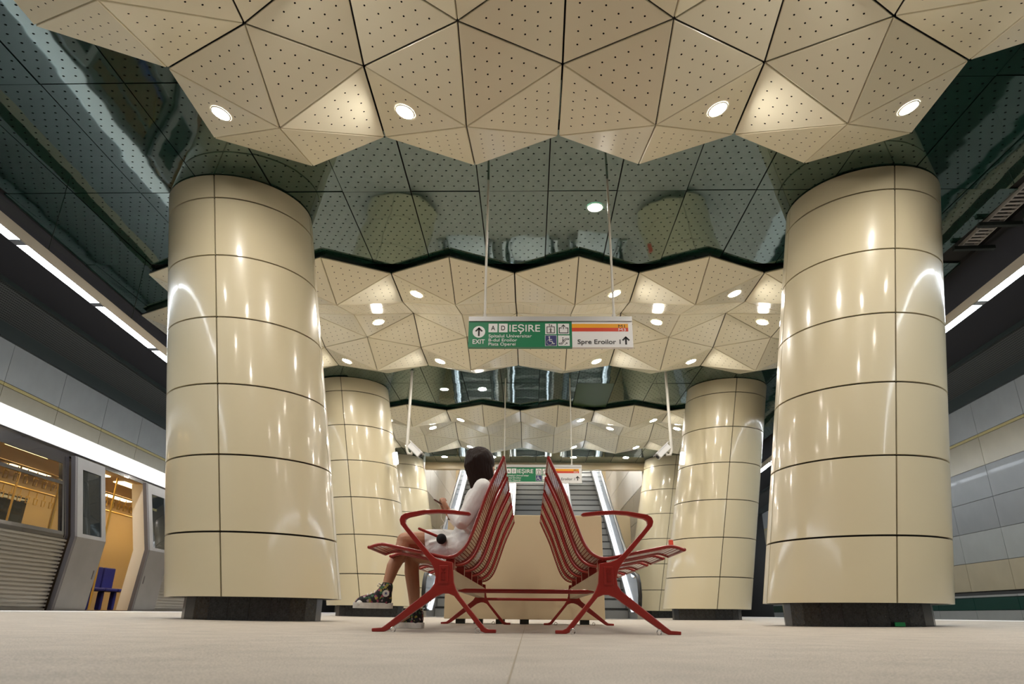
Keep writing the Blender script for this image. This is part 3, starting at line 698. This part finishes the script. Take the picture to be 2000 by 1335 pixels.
def sign(X, Y, Z, label, frame):
    k = 1.715/1827; root = thing('hanging_sign', label, 'sign', (X, Y, Z), 'hanging station signs')
    fx = lambda x: (x-88)*k
    fz_ = lambda z: (440-z)*k
    W = fx(1915); y = 0.0
    m = MB(); m.box(0, fx(1243), 0, .05, 0, fz_(130)); m.build('green_face', M['signgreen'], root)
    m = MB(); m.box(fx(1243), W, 0, .05, 0, fz_(130)); m.build('white_face', M['signwhite'], root)
    m = MB(); m.box(0, W, -.012, .062, fz_(130), fz_(75)); m.build('top_rail', M['signbar'], root)
    if frame:
        m = MB(); m.box(-.012, 0, -.004, .054, -.02, fz_(75)); m.box(W, W+.012, -.004, .054, -.02, fz_(75)); m.box(0, W, -.004, .054, -.02, 0); m.build('border', M['signwhite'], root)
    for xx in (fx(265), fx(1720)):
        m = MB(); m.tube([(xx, .02, fz_(75)), (xx, .02, ZC-Z)], .013, 10); m.tube([(xx, .02, fz_(75)), (xx, .02, fz_(75)+.03)], .022, 10); m.build('hanger_rod', M['rod'], root)
    # pictograms
    wm = MB(); c = (fx(205), fz_(257)); wm.poly([(c[0]+70*k*math.cos(a*math.pi/16), c[1]+70*k*math.sin(a*math.pi/16)) for a in range(32)], y)
    for x0, x1, z0, z1 in ((312, 412, 262, 158), (427, 525, 262, 158), (945, 1070, 285, 158), (1087, 1212, 285, 158), (1087, 1215, 425, 300), (943, 1073, 427, 298)):
        wm.poly([(fx(x0), fz_(z0)), (fx(x1), fz_(z0)), (fx(x1), fz_(z1)), (fx(x0), fz_(z1))], y)
    wm.build('white_fields', M['signwhite'], root)
    q = MB(); q.poly([(fx(947), fz_(423)), (fx(1069), fz_(423)), (fx(1069), fz_(302)), (fx(947), fz_(302))], y-.0012); q.build('blue_field', M['blue'], root)
    ar = MB()
    def S2(pts, wd): ar.ribbon([(fx(a), fz_(b_)) for a, b_ in pts], wd*k, y-.0011)
    S2([(205, 302), (205, 220)], 20); S2([(172, 247), (205, 214), (238, 247)], 18)                    # arrow in the circle
    S2([(1836, 402), (1836, 325)], 20); S2([(1803, 355), (1836, 322), (1869, 355)], 18)               # arrow at the right
    S2([(965, 197), (965, 270), (1048, 270), (1048, 197), (965, 197)], 8); S2([(1006, 228), (1006, 250)], 12); S2([(1000, 250), (1000, 266)], 6); S2([(1012, 250), (1012, 266)], 6); S2([(992, 228), (1020, 228)], 6); S2([(1006, 212), (1006, 217)], 10)
    S2([(993, 190), (993, 168)], 5); S2([(986, 175), (993, 167), (1000, 175)], 5); S2([(1016, 167), (1016, 188)], 5); S2([(1009, 181), (1016, 189), (1023, 181)], 5)
    S2([(1128, 210), (1102, 210), (1102, 270), (1198, 270), (1198, 210), (1172, 210)], 9); S2([(1148, 222), (1148, 178)], 8); S2([(1130, 194), (1148, 174), (1166, 194)], 9)
    S2([(1098, 405), (1130, 405), (1175, 350), (1205, 350), (1205, 338), (1168, 338), (1124, 392), (1098, 392), (1098, 405)], 6); S2([(1140, 345), (1140, 372)], 10); S2([(1140, 326), (1140, 332)], 10); S2([(1160, 412), (1185, 390)], 5); S2([(1172, 389), (1187, 388), (1186, 402)], 5)
    ar.build('pictograms', M['ink'], root)
    wc = MB()
    def S3(pts, wd): wc.ribbon([(fx(a), fz_(b_)) for a, b_ in pts], wd*k, y-.0024)
    S3([(990, 318), (990, 322)], 14); S3([(991, 332), (993, 372), (1020, 372), (1032, 402), (1046, 398)], 9); S3([(992, 350), (1018, 350)], 7)
    S3([(993+31*math.cos(a), 382-31*math.sin(a)) for a in [math.radians(110+15*i) for i in range(17)]], 8)
    wc.build('wheelchair_symbol', M['signwhite'], root)
    q = MB(); q.poly([(fx(1243), fz_(208)), (fx(1868), fz_(208)), (fx(1868), fz_(160)), (fx(1243), fz_(160))], y); q.build('orange_line', M['orange'], root)
    q = MB(); q.poly([(fx(1243), fz_(252)), (fx(1868), fz_(252)), (fx(1868), fz_(208)), (fx(1243), fz_(208))], y); q.build('red_line', M['signred'], root)
    T = lambda s_, x0, x1, zb, m, hc, bo=.010: text(s_, fx(x0), fx(x1), fz_(zb), y-.0022, m, root, hc*k, bo)
    T('EXIT', 138, 274, 400, M['signwhite'], 54); T('A', 340, 386, 238, M['ink'], 58); T('D', 454, 497, 238, M['ink'], 58)
    T('IE\u0218IRE', 545, 888, 254, M['signwhite'], 86)
    T('Spitalul Universitar', 315, 795, 324, M['signwhite'], 37, .003); T('B-dul Eroilor', 315, 633, 373, M['signwhite'], 37, .003); T('Piata Operei', 315, 615, 421, M['signwhite'], 37, .003)
    T('M1', 1760, 1832, 206, M['ink'], 36, .0); T('M3', 1760, 1840, 248, M['signwhite'], 34, .0); T('Spre Eroilor 1', 1303, 1775, 402, M['ink'], 56, .006)
    return root
sign(-.635, 6.60, 2.57+H, 'nearer hanging exit sign, green and white, in front of the second canopy', False)
sign(-.665, 13.75, 2.46+H, 'farther hanging exit sign, partly hidden behind the bench backs', True)

# ================================================================== ESCALATORS and their shaft
EY = 17.0; EA = math.tan(math.radians(30)); XE = .055
def escalator(xc, label):
    root = thing('escalator', label, 'escalator', (xc, EY, 0), 'escalators at the end of the platform')
    st = MB(); st.box(-.5, .5, 0, .41, -.23, 0); sm = st.mesh('step', M['step'])
    rs = MB()
    for k in range(25): rs.box(-.485+.04*k, -.485+.04*k+.012, -.006, .0, -.225, -.004)
    sm2 = MB(); sm2.v, sm2.f, sm2.uv, sm2.sm, sm2.mi = st.v+rs.v, st.f+[tuple(i+len(st.v) for i in f) for f in rs.f], st.uv+rs.uv, st.sm+rs.sm, st.mi+rs.mi
    sm2.box(-.5, .5, -.010, .004, -.032, .002, 1); sm2.box(-.5, .5, -.008, .0, -.231, -.212, 1)
    sme = sm2.mesh('step', [M['step'], M['rubber']])
    for k in range(1, 30): link('step', sme, root, (0, .4*k, .231*k))
    L_ = 12.0; top = L_*EA
    for s in (-1, 1):
        x = s*.60
        b = MB(); h0 = .22
        # solid lit skirt panel and frosted balustrade above it
        def par(m, x0, x1, za, zb, ya=0.0, yb=L_):
            vs = [(x_, y_, y_*EA+z_) for x_ in (x0, x1) for y_, z_ in ((ya, za), (yb, za), (yb, zb), (ya, zb))]
            m.add(vs, [(0, 1, 2, 3), (7, 6, 5, 4), (0, 4, 5, 1), (3, 2, 6, 7), (0, 3, 7, 4), (1, 5, 6, 2)])
        par(b, x-.02, x+.02, .28, .93); b.box(x-.02, x+.02, -.75, 0, .18, .88)
        bo = b.build('balustrade', M['balustrade'], root)
        k_ = MB(); par(k_, min(s*.51, s*.74), max(s*.51, s*.74), -.25, .16); k_.box(min(s*.51, s*.74), max(s*.51, s*.74), -1.0, 0, 0, .14); k_.build('skirt', M['steel'], root)
        l_ = MB(); par(l_, min(s*.53, s*.575), max(s*.53, s*.575), .165, .20); par(l_, x-.03, x+.03, .925, .945); l_.build('light_strip', M['led'], bo)
        hr = MB(); pts = [(x, -.05, .14), (x, -.6, .17), (x, -.86, .30), (x, -.95, .50), (x, -.90, .75), (x, -.72, .92), (x, -.35, .97), (x, .1, 1.03), (x, L_, top+.98)]
        hr.tube(pts, .045, 8); hr.build('handrail', M['rubber'], root)
    f = MB(); f.box(-.5, .5, -1.1, .41, .0, .015); f.build('comb_plate', M['steel'], root)
    return root
escalator(XE-1.79, 'leftmost of the three escalators, half hidden by the seated person')
escalator(XE, 'middle escalator of three, seen between the two benches')
escalator(XE+1.79, 'rightmost of the three escalators, its balustrade ending at the floor')
m = MB(); m.box(-3.45, 3.95, 22.5, 22.75, 4.44+H, ZC+.5); struct(m.build('trim_5', M['cream_plain']), 'cream lintel where the ceiling ends above the escalators')
# shaft: side walls, sloping soffit, end wall
for sd, x in (('left', -3.62), ('right', 3.78)):
    s = -1 if sd == 'left' else 1
    m = MB(); m.box(min(x, x+s*.2), max(x, x+s*.2), 22.75, 36, -.0, 13); o = struct(m.build('wall_shaft_'+sd, M['wall_dim']), 'escalator shaft wall of pale panels')
    for j in range(9):
        for k in range(6):
            z0 = .1+1.0*j; zz = z0+.99
            q = MB(); q.box(-.015, .015, .006, 2.19, .006, .99); q.build('panel', M['wall_grey'] if z0 < 3.6 else M['signwhite'], o, (x-s*.015, 22.76+2.2*k, z0))
m = MB(); m.box(-3.9, 4.1, 33.6, 33.8, 0, 13); o = struct(m.build('wall_end', M['black_gap']), 'cream panelled wall above the escalators')
for j in range(10):
    for k in range(5):
        q = MB(); q.box(.006, 1.49, -.03, 0, .006, .99); q.build('panel', M['cream_plain'], o, (-3.7+1.5*k, 33.59, 1.0*j))
m = MB(); vs = [(x, y, z) for x in (-3.9, 4.1) for y, z in ((22.7, ZC+.45), (36, 12.5), (36, 12.7), (22.7, ZC+.65))]
m.add(vs, [(0, 1, 2, 3), (7, 6, 5, 4), (0, 4, 5, 1), (3, 2, 6, 7)]); struct(m.build('ceiling_shaft', M['signwhite']), 'sloping white soffit over the escalators')
for y, z, lab in ((25.0, 6.15, 'nearer unseen fill lamp added across the ceiling of the escalator shaft'), (28.5, 8.0, 'farther unseen fill lamp added across the ceiling of the escalator shaft')):  # fill lamps hidden above the lintel, added to brighten the shaft
    m = MB(); m.box(-2.6, 2.6, -.12, .12, 0, .06); o = m.build('shaft_fill_lamp', M['shaft'], None, (.08, y, z)); tag(o, lab, 'lamp', 'added fill lamps in the escalator shaft')
    for xx in (-2.2, 2.2):
        q = MB(); q.tube([(xx, 0, .06), (xx, 0, .42)], .02, 6); q.build('rod', M['rod'], o)
for x, y, sx, sy, hh, lab in ((-2.95, 24.3, .32, .9, 2.3, 'cream boxed pier left of the escalators'), (3.05, 24.3, .32, .9, 3.2, 'cream boxed pier right of the escalators')):
    m = MB(); m.box(-sx, sx, -sy, sy, fz(x), hh); o = m.build('pier', M['cream_plain'], None, (x, y, 0)); bev(o.data, .01, 1); tag(o, lab, 'pier', 'piers beside the escalators')

# ================================================================== CCTV on poles, boxes on columns
for x, sg, lab in ((-2.42, 1, 'white security camera on a pole at the left, above the seated person'), (2.80, -1, 'white security camera on a pole at the right, beside the second column')):
    root = thing('security_camera', lab, 'security camera', (x, 13.3, 3.16))
    m = MB(); m.tube([(0, 0, ZC-3.16), (0, 0, -.05), (-sg*.0+sg*.03, 0, -.14), (sg*.10, 0, -.15), (sg*.12, 0, -.07)], .028, 10); m.build('pole', M['rod'], root)
    m = MB(); ax = Vector((sg*.7, -.25, -.66)).normalized() if sg > 0 else Vector((sg*.7, -.25, -.66)).normalized()
    up = Vector((sg*.66, 0, .75)); up = (up-ax*up.dot(ax)).normalized(); rt = ax.cross(up)
    m.obox(Vector((sg*.17, 0, -.08)), ax*.17, rt*.065, up*.06); o = m.build('camera_body', M['cctv'], root); bev(o.data, .012, 2)
    m = MB(); m.obox(Vector((sg*.16, 0, -.08))+up*.07, ax*.2, rt*.075, up*.008); m.build('sun_shield', M['cctv'], root)
    m = MB(); c0 = Vector((sg*.17, 0, -.08))+ax*.172; m.tube([c0, c0+ax*.012], .04, 12); m.build('lens', M['ink'], root)
for x, y, z, rz, lab in ((-2.80, 14.15, 3.10, .4, 'small white wall lamp on the inner side of the second left column'), (3.19, 14.15, 3.13, -.4, 'small white wall lamp on the inner side of the second right column')):
    m = MB(); m.box(-.05, .05, -.05, .05, -.13, .13); o = m.build('wall_lamp', emis('wall_lamp_glow', (.9, .95, 1), 1.3), None, (x, y, z)); bev(o.data, .02, 2); o.rotation_euler = (0, .19 if x > 0 else -.19, rz); tag(o, lab, 'wall lamp', 'white wall lamps on the second columns')
m = MB(); m.box(-.04, .04, -.05, .05, -.07, .07); o = m.build('call_box', M['safety_red'], None, (2.80, 14.05, 1.41)); bev(o.data, .008, 1); tag(o, 'small red call box on the edge of the second right column', 'call box')
q = MB(); q.box(-.02, .02, -.055, -.05, -.03, .03); q.build('push_plate', M['signred'], o)
m = MB(); m.box(-.045, .045, -.006, .006, 0, .034); o = m.build('floor_marker', M['safety_green'], None, (3.25, 6.545, .026)); bev(o.data, .002, 1); tag(o, 'small green marker at the foot of the nearest right column', 'marker')

# ================================================================== SEATED PERSON (faces the train, legs crossed, head bowed over a phone)
YP = 4.81
skin = mat('tanned_skin', (.44, .205, .115), .45, noise=.06, nscale=12); skin.node_tree.nodes['Principled BSDF'].inputs['Subsurface Weight'].default_value = .0
def bump_more(m, strength, scale, dist=.012):
    nt = m.node_tree; b_ = nt.nodes['Principled BSDF']; tc = nt.nodes.new('ShaderNodeTexCoord')
    n = nt.nodes.new('ShaderNodeTexNoise'); n.inputs['Scale'].default_value = scale; n.inputs['Detail'].default_value = 3; n.inputs['Distortion'].default_value = .8
    bp = nt.nodes.new('ShaderNodeBump'); bp.inputs['Strength'].default_value = strength; bp.inputs['Distance'].default_value = dist
    nt.links.new(tc.outputs['Object'], n.inputs['Vector']); nt.links.new(n.outputs['Fac'], bp.inputs['Height']); nt.links.new(bp.outputs[0], b_.inputs['Normal'])
    return m
cloth = bump_more(mat('white_cotton_cloth', (.80, .78, .755), .85, spec=.2), .35, 11, .03)
hairm = mat('dark_brown_hair', (.020, .010, .007), .5, spec=.16)
nt = hairm.node_tree; tcx = nt.nodes.new('ShaderNodeTexCoord'); mpx = nt.nodes.new('ShaderNodeMapping'); mpx.inputs['Scale'].default_value = (60, 60, 5)
nzx = nt.nodes.new('ShaderNodeTexNoise'); nzx.inputs['Scale'].default_value = 2.0; bpx = nt.nodes.new('ShaderNodeBump'); bpx.inputs['Strength'].default_value = .6; bpx.inputs['Distance'].default_value = .01
nt.links.new(tcx.outputs['Object'], mpx.inputs[0]); nt.links.new(mpx.outputs[0], nzx.inputs['Vector']); nt.links.new(nzx.outputs['Fac'], bpx.inputs['Height']); nt.links.new(bpx.outputs[0], nt.nodes['Principled BSDF'].inputs['Normal'])
def floral():
    m, nt, b_ = newmat('dark_floral_canvas'); tc = nt.nodes.new('ShaderNodeTexCoord'); vo = nt.nodes.new('ShaderNodeTexVoronoi'); vo.inputs['Scale'].default_value = 75
    nt.links.new(tc.outputs['Object'], vo.inputs['Vector']); r = nt.nodes.new('ShaderNodeValToRGB'); r.color_ramp.interpolation = 'CONSTANT'
    cols = [(0, (.015, .014, .016)), (.45, (.30, .06, .10)), (.55, (.02, .02, .022)), (.68, (.33, .27, .06)), (.78, (.05, .13, .06)), (.88, (.40, .28, .30)), (.94, (.015, .015, .02))]
    e = r.color_ramp.elements; e[0].position = 0; e[0].color = (*cols[0][1], 1); e[1].position = cols[1][0]; e[1].color = (*cols[1][1], 1)
    for p_, c_ in cols[2:]:
        q = e.new(p_); q.color = (*c_, 1)
    sp = nt.nodes.new('ShaderNodeSeparateColor'); nt.links.new(vo.outputs['Color'], sp.inputs[0]); nt.links.new(sp.outputs[0], r.inputs[0])
    nt.links.new(r.outputs[0], b_.inputs['Base Color']); b_.inputs['Roughness'].default_value = .8; return m
shoe_m = floral(); rub = mat('white_shoe_rubber', (.74, .70, .65), .5, noise=.12, nscale=40)

def capsule(m, a, c, ra, rb, n=14):
    """closed tapered limb with round ends"""
    a, c = Vector(a), Vector(c); d = (c-a); L = max(d.length, 1e-6); d /= L; pts, rs = [], []
    for k in range(5):
        t = math.pi/2*k/4; pts.append(a-d*ra*math.cos(t)); rs.append(max(ra*math.sin(t), .0006))
    for k in range(1, 4): pts.append(a+d*L*k/4); rs.append(ra+(rb-ra)*k/4)
    for k in range(5):
        t = math.pi/2*k/4; pts.append(c+d*rb*math.sin(t)); rs.append(max(rb*math.cos(t), .0006))
    m.tube(pts, rs, n)
def ell(m, c, r, rot=None, n=18, k=12):
    c = Vector(c); vs = []
    for i in range(k+1):
        t = math.pi*i/k
        for q in range(n):
            p = Vector((r[0]*max(math.sin(t), .004)*math.cos(2*math.pi*q/n), r[1]*max(math.sin(t), .004)*math.sin(2*math.pi*q/n), r[2]*math.cos(t)))
            if rot: p = rot @ p
            vs.append(c+p)
    fs = [(i*n+q, (i+1)*n+q, (i+1)*n+(q+1) % n, i*n+(q+1) % n) for i in range(k) for q in range(n)]
    fs += [tuple(range(n)), tuple(range(k*n, k*n+n))[::-1]]
    m.add(vs, fs, True)
def chain(m, pts, rs):
    for i in range(len(pts)-1): capsule(m, pts[i], pts[i+1], rs[i], rs[i+1])
def fuse(m, name, material, voxel, smooth, parent):
    me = recalc(m.mesh(name, material)); o = bpy.data.objects.new(name, me); COL.objects.link(o)
    r = o.modifiers.new('r', 'REMESH'); r.mode = 'VOXEL'; r.voxel_size = voxel; r.use_smooth_shade = True
    if smooth:
        s_ = o.modifiers.new('s', 'SMOOTH'); s_.factor = .5; s_.iterations = smooth
    dg = bpy.context.evaluated_depsgraph_get(); dg.update()
    out = bpy.data.meshes.new_from_object(o.evaluated_get(dg)); out.name = name
    bpy.data.objects.remove(o); out.materials.clear(); out.materials.append(material)
    out.polygons.foreach_set('use_smooth', [True]*len(out.polygons))
    return link(name, out, parent)
per = thing('person', 'seated person in a white coat dress bowing over a phone, legs crossed', 'person', (0, 0, 0))
# --- body: one continuous surface
m = MB()
HC = Vector((-.350, YP, 1.075)); fdir = Vector((-.80, -.05, -.60)).normalized(); upv = Vector((-.60, 0, .80)); upv = (upv-fdir*upv.dot(fdir)).normalized(); lat = upv.cross(fdir)
RH = Matrix((fdir, lat, upv)).transposed()
def hp(f, l, u): return HC+fdir*f+lat*l+upv*u
ell(m, HC, (.098, .076, .108), RH)                                          # skull
ell(m, hp(.035, 0, -.062), (.058, .056, .062), RH)                          # jaw
capsule(m, hp(.092, 0, .005), hp(.112, 0, -.030), .008, .013)               # nose
capsule(m, hp(.088, -.018, -.062), hp(.088, .018, -.062), .008, .008)       # lips
capsule(m, hp(.062, 0, -.105), hp(.07, 0, -.10), .02, .018)                 # chin
for s in (-1, 1):
    ell(m, hp(.080, s*.031, .012), (.013, .014, .010), RH); ell(m, hp(-.005, s*.078, -.010), (.018, .010, .030), RH)
capsule(m, (-.318, YP, .945), hp(-.025, 0, -.07), .050, .046)               # neck
chain(m, [(-.43, YP, .505), (-.385, YP, .66), (-.335, YP, .82), (-.315, YP, .925)], [.105, .090, .100, .065])
for s in (-1, 1):
    capsule(m, (-.43, YP+s*.075, .495), (-.43, YP, .50), .095, .09); chain(m, [(-.325, YP, .90), (-.312, YP+s*.155, .895)], [.06, .046])
SHN, ELN, WRN = (-.315, YP-.165, .885), (-.440, YP-.205, .655), (-.535, YP-.085, .735)
SHF, ELF, WRF = (-.315, YP+.165, .885), (-.455, YP+.19, .66), (-.560, YP+.07, .742)
for a_, b_, c_ in ((SHN, ELN, WRN), (SHF, ELF, WRF)): chain(m, [a_, b_, c_], [.043, .034, .023])
KR, AR = (-.838, YP-.045, .548), (-.922, YP-.125, .262)
KL, AL = (-.795, YP+.03, .455), (-.750, YP+.0, .105)
chain(m, [(-.44, YP+.075, .525), (-.65, YP+.02, .553), KR], [.085, .070, .056])
chain(m, [KR, (KR[0]-.02, KR[1]-.02, KR[2]-.085), (-.895, YP-.095, .38), AR], [.053, .050, .044, .030])
chain(m, [(-.44, YP-.075, .485), (-.63, YP-.01, .472), KL], [.082, .068, .052])
chain(m, [KL, (-.79, YP+.025, .35), (-.765, YP+.01, .22), AL], [.050, .049, .041, .030])
chain(m, [AR, (-.99, YP-.125, .17)], [.030, .018]); chain(m, [AL, (-.86, YP+.05, .045)], [.032, .022])
# hands: palm, four unequal bent fingers, thumb from the side of the palm; both close on the phone
def hand(wr, dirv, nrmv, sidev, flip):
    wr, d, n_, s_ = Vector(wr), Vector(dirv).normalized(), Vector(nrmv).normalized(), Vector(sidev).normalized()
    for k in (-1.2, -.4, .4, 1.2): capsule(m, wr+s_*k*.008, wr+d*.068+s_*k*.0165, .013, .011)
    for k, ln in zip((-1.5, -.5, .5, 1.5), (.060, .072, .068, .052)):
        r0 = wr+d*.070+s_*k*.0165; p1 = r0+d*ln*.42+n_*ln*.16; p2 = p1+d*ln*.18+n_*ln*.34; p3 = p2-d*ln*.08+n_*ln*.26
        chain(m, [wr+d*.052+s_*k*.015, r0, p1, p2, p3], [.0095, .009, .0082, .0075, .0065])
    t0 = wr+d*.018+s_*flip*.022; t1 = t0+d*.030+s_*flip*.020+n_*.010; t2 = t1+d*.026+n_*.018
    chain(m, [t0, t1, t2], [.012, .0098, .008])
hand(WRN, (-.62, .30, .58), (.45, .55, .35), (-.25, -.55, .62), 1)
hand(WRF, (-.62, -.28, .60), (.45, -.55, .35), (-.25, .55, .62), 1)
body = fuse(m, 'body', skin, .0048, 3, per)
# --- white coat dress
m = MB()
chain(m, [(-.435, YP, .515), (-.39, YP, .66), (-.338, YP, .82), (-.318, YP, .905)], [.118, .104, .113, .075])
for s in (-1, 1):
    capsule(m, (-.43, YP+s*.075, .505), (-.43, YP, .51), .108, .105); chain(m, [(-.328, YP, .895), (-.314, YP+s*.155, .892)], [.07, .059])
for a_, b_, c_ in ((SHN, ELN, WRN), (SHF, ELF, WRF)):
    b2, c2 = Vector(b_), Vector(c_); chain(m, [a_, b_, tuple(b2+(c2-b2)*.30), tuple(b2+(c2-b2)*.80)], [.058, .051, .047, .037])
chain(m, [(-.44, YP+.075, .525), (-.60, YP+.025, .545), (-.69, YP+.005, .552)], [.103, .090, .078])
chain(m, [(-.44, YP-.075, .495), (-.58, YP-.03, .49), (-.685, YP-.01, .48)], [.100, .086, .066])
chain(m, [(-.46, YP, .50), (-.66, YP, .512)], [.10, .082])
for (p_, q_, r_) in (((-.36, YP-.10, .80), (-.43, YP-.13, .66), .022), ((-.47, YP-.16, .665), (-.40, YP-.13, .60), .02), ((-.40, YP-.12, .58), (-.60, YP-.10, .50), .016), ((-.50, YP-.11, .56), (-.66, YP-.08, .53), .014), ((-.42, YP-.185, .70), (-.45, YP-.245, .645), .018)):
    capsule(m, p_, q_, r_, r_*.8)
coat = fuse(m, 'coat_dress', cloth, .006, 4, per)
bm = bmesh.new(); bm.from_mesh(coat.data)             # hem, cuffs and neckline cut clean
def cut(co, no, lim):
    geom = [v for v in bm.verts if lim(v.co)]; fs = set(f for v in geom for f in v.link_faces); es = set(e for f in fs for e in f.edges)
    bmesh.ops.bisect_plane(bm, geom=list(set(v for f in fs for v in f.verts))+list(es)+list(fs), plane_co=co, plane_no=no, clear_outer=True)
cut((-.694, YP, .5), (-1, 0, -.12), lambda c: c.x < -.62)
cut((-.325, YP, .955), (-.15, 0, 1), lambda c: c.z > .90)
for b_, c_ in ((ELN, WRN), (ELF, WRF)):
    b2, c2 = Vector(b_), Vector(c_); d_ = (c2-b2).normalized(); p_ = b2+(c2-b2)*.86
    cut(p_, d_, lambda c, p_=p_: (c-p_).length < .07)
bm.to_mesh(coat.data); bm.free()
# --- hair: chin-length, falling forward past the face
m = MB(); random.seed(3)
ell(m, hp(-.012, 0, .018), (.108, .092, .110), RH)
for k in range(104):
    a_ = -2.75+5.5*k/103.0; rad_l, rad_f = .086, .102
    st_ = hp(.02*math.cos(a_)*1.0, .03*math.sin(a_), .118)
    mid = hp(rad_f*math.cos(a_)*1.0-.004, rad_l*math.sin(a_), .035+random.uniform(-.01, .01))
    if math.cos(a_) > .93: continue
    ln = .165+random.uniform(-.012, .014) if math.cos(a_) > -.5 else .165
    low = Vector((mid.x, mid.y, mid.z))+Vector((.022+.012*max(0, math.cos(a_)), -.10*(mid.y-YP), -ln*.55)); tip = low+Vector((.020, -.22*(low.y-YP), -ln*.5))
    chain(m, [st_, mid, low, tip], [.013, .0135, .012, .005])
hair = fuse(m, 'hair', hairm, .0046, 2, per)
# --- high-top shoes: canvas upper, white rubber sole, laces, round ankle patch with a star
def shoe(heel, toe, up, ank, patch_side):
    heel, toe, up, ank = Vector(heel), Vector(toe), Vector(up).normalized(), Vector(ank); d = (toe-heel); L = d.length; d.normalize(); s_ = up.cross(d).normalized(); up = d.cross(s_)
    m = MB()
    chain(m, [heel+d*.045+up*.052, heel+d*.12+up*.055, heel+d*.19+up*.042, toe-d*.035+up*.034], [.037, .038, .034, .028])
    chain(m, [heel+d*.045+up*.05, heel+d*.048+up*.085, ank-(ank-(heel+d*.045)).normalized()*.012], [.039, .039, .040])
    chain(m, [heel+d*.10+up*.075, heel+d*.065+up*.11], [.030, .032])
    u_ = fuse(m, 'shoe_upper', shoe_m, .005, 3, per)
    m = MB(); n = 28; out = []
    for k in range(n):
        t = 2*math.pi*k/n; x = .5-.5*math.cos(t); wv = .036+.010*max(0, math.sin(math.pi*(x-.15)))
        out.append((x*(L+.004)-.002, wv*math.copysign(abs(math.sin(t))**.55, math.sin(t))))
    vs = [heel+d*x+s_*y+up*z for z in (0, .006, .034) for x, y in out]
    m.add(vs, [(i*n+q, i*n+(q+1) % n, (i+1)*n+(q+1) % n, (i+1)*n+q) for i in range(2) for q in range(n)]+[tuple(range(n))[::-1], tuple(range(2*n, 3*n))], False)
    capsule(m, toe-d*.042+up*.026-s_*.014, toe-d*.042+up*.026+s_*.014, .026, .026)
    so = m.build('sole', rub, u_); recalc(so.data)
    m = MB()
    for k in range(5):
        c = heel+d*(.165-.022*k)+up*(.083+.008*k); w_ = .020
        m.tube([c-s_*w_-up*.006, c+up*.004, c+s_*w_-up*.006], .0035, 6)
    c = heel+d*.078+up*.135
    for sg in (-1, 1): m.tube([c, c+s_*sg*.02+d*.02+up*.018, c+s_*sg*.03+d*.028-up*.002, c+s_*sg*.012+d*.012-up*.004], .0028, 6)
    m.build('laces', rub, u_)
    m = MB(); c = heel+d*.048+up*.092+s_*patch_side*.0405
    k = 24; m.add([c+(d*math.cos(2*math.pi*q/k)+up*math.sin(2*math.pi*q/k))*.021+s_*patch_side*.002 for q in range(k)]+[c+(d*math.cos(2*math.pi*q/k)+up*math.sin(2*math.pi*q/k))*.021-s_*patch_side*.006 for q in range(k)],
          [tuple(range(k))]+[(q, (q+1) % k, k+(q+1) % k, k+q) for q in range(k)])
    po = m.build('ankle_patch', rub, u_); recalc(po.data)
    m = MB(); st_ = [c+(d*math.cos(math.pi/2+math.pi*q/5)+up*math.sin(math.pi/2+math.pi*q/5))*(.012 if q % 2 == 0 else .005)+s_*patch_side*.0032 for q in range(10)]
    cc = c+s_*patch_side*.0032; m.add([cc]+st_, [(0, 1+q, 1+(q+1) % 10) for q in range(10)]); m.build('star', M['blue'], po)
    return u_
shoe((-.880, YP-.105, .120), (-1.125, YP-.150, .122), (-.0, -.05, 1), AR, 1)
shoe((-.690, YP-.012, .003), (-.895, YP+.105, .003), (0, 0, 1), AL, 1)
# --- what she holds
m = MB(); pc = Vector((-.600, YP-.01, .792)); ax = Vector((.72, .02, -.42)).normalized(); ay = Vector((0, 1, 0)); ay = (ay-ax*ay.dot(ax)).normalized(); az = ax.cross(ay)
m.obox(pc, ax*.066, ay*.034, az*.004); ph = m.build('phone', mat('dark_red_phone_back', (.09, .02, .02), .3)); bev(ph.data, .002, 1); tag(ph, 'slim dark phone held in the hands of the seated person', 'phone')
m = MB(); m.obox(pc+az*.0044, ax*.060, ay*.030, az*.0006); m.build('screen', M['ink'], ph)
m = MB(); pr_, pb = Vector((-.735, YP-.155, .618)), Vector((-.60, YP-.135, .566)); m.tube([pr_, pr_+(pb-pr_)*.1, pb], [.007, .009, .009], 8)
stk = m.build('handle', M['red']); tag(stk, 'short red stick with a round black knob lying on the white dress', 'stick')
m = MB(); ell(m, (-.580, YP-.135, .553), (.034, .032, .034)); m.build('knob', mat('black_plush_knob', (.008, .008, .010), .9), stk)
m = MB(); m.tube(smooth_line([(-.60, YP-.02, .76), (-.598, YP-.05, .70), (-.57, YP-.09, .66), (-.59, YP-.12, .63), (-.56, YP-.12, .60)], 5), .0016, 5); tag(m.build('earphone_cable', M['signwhite']), 'thin white earphone cable hanging from the phone', 'cable')
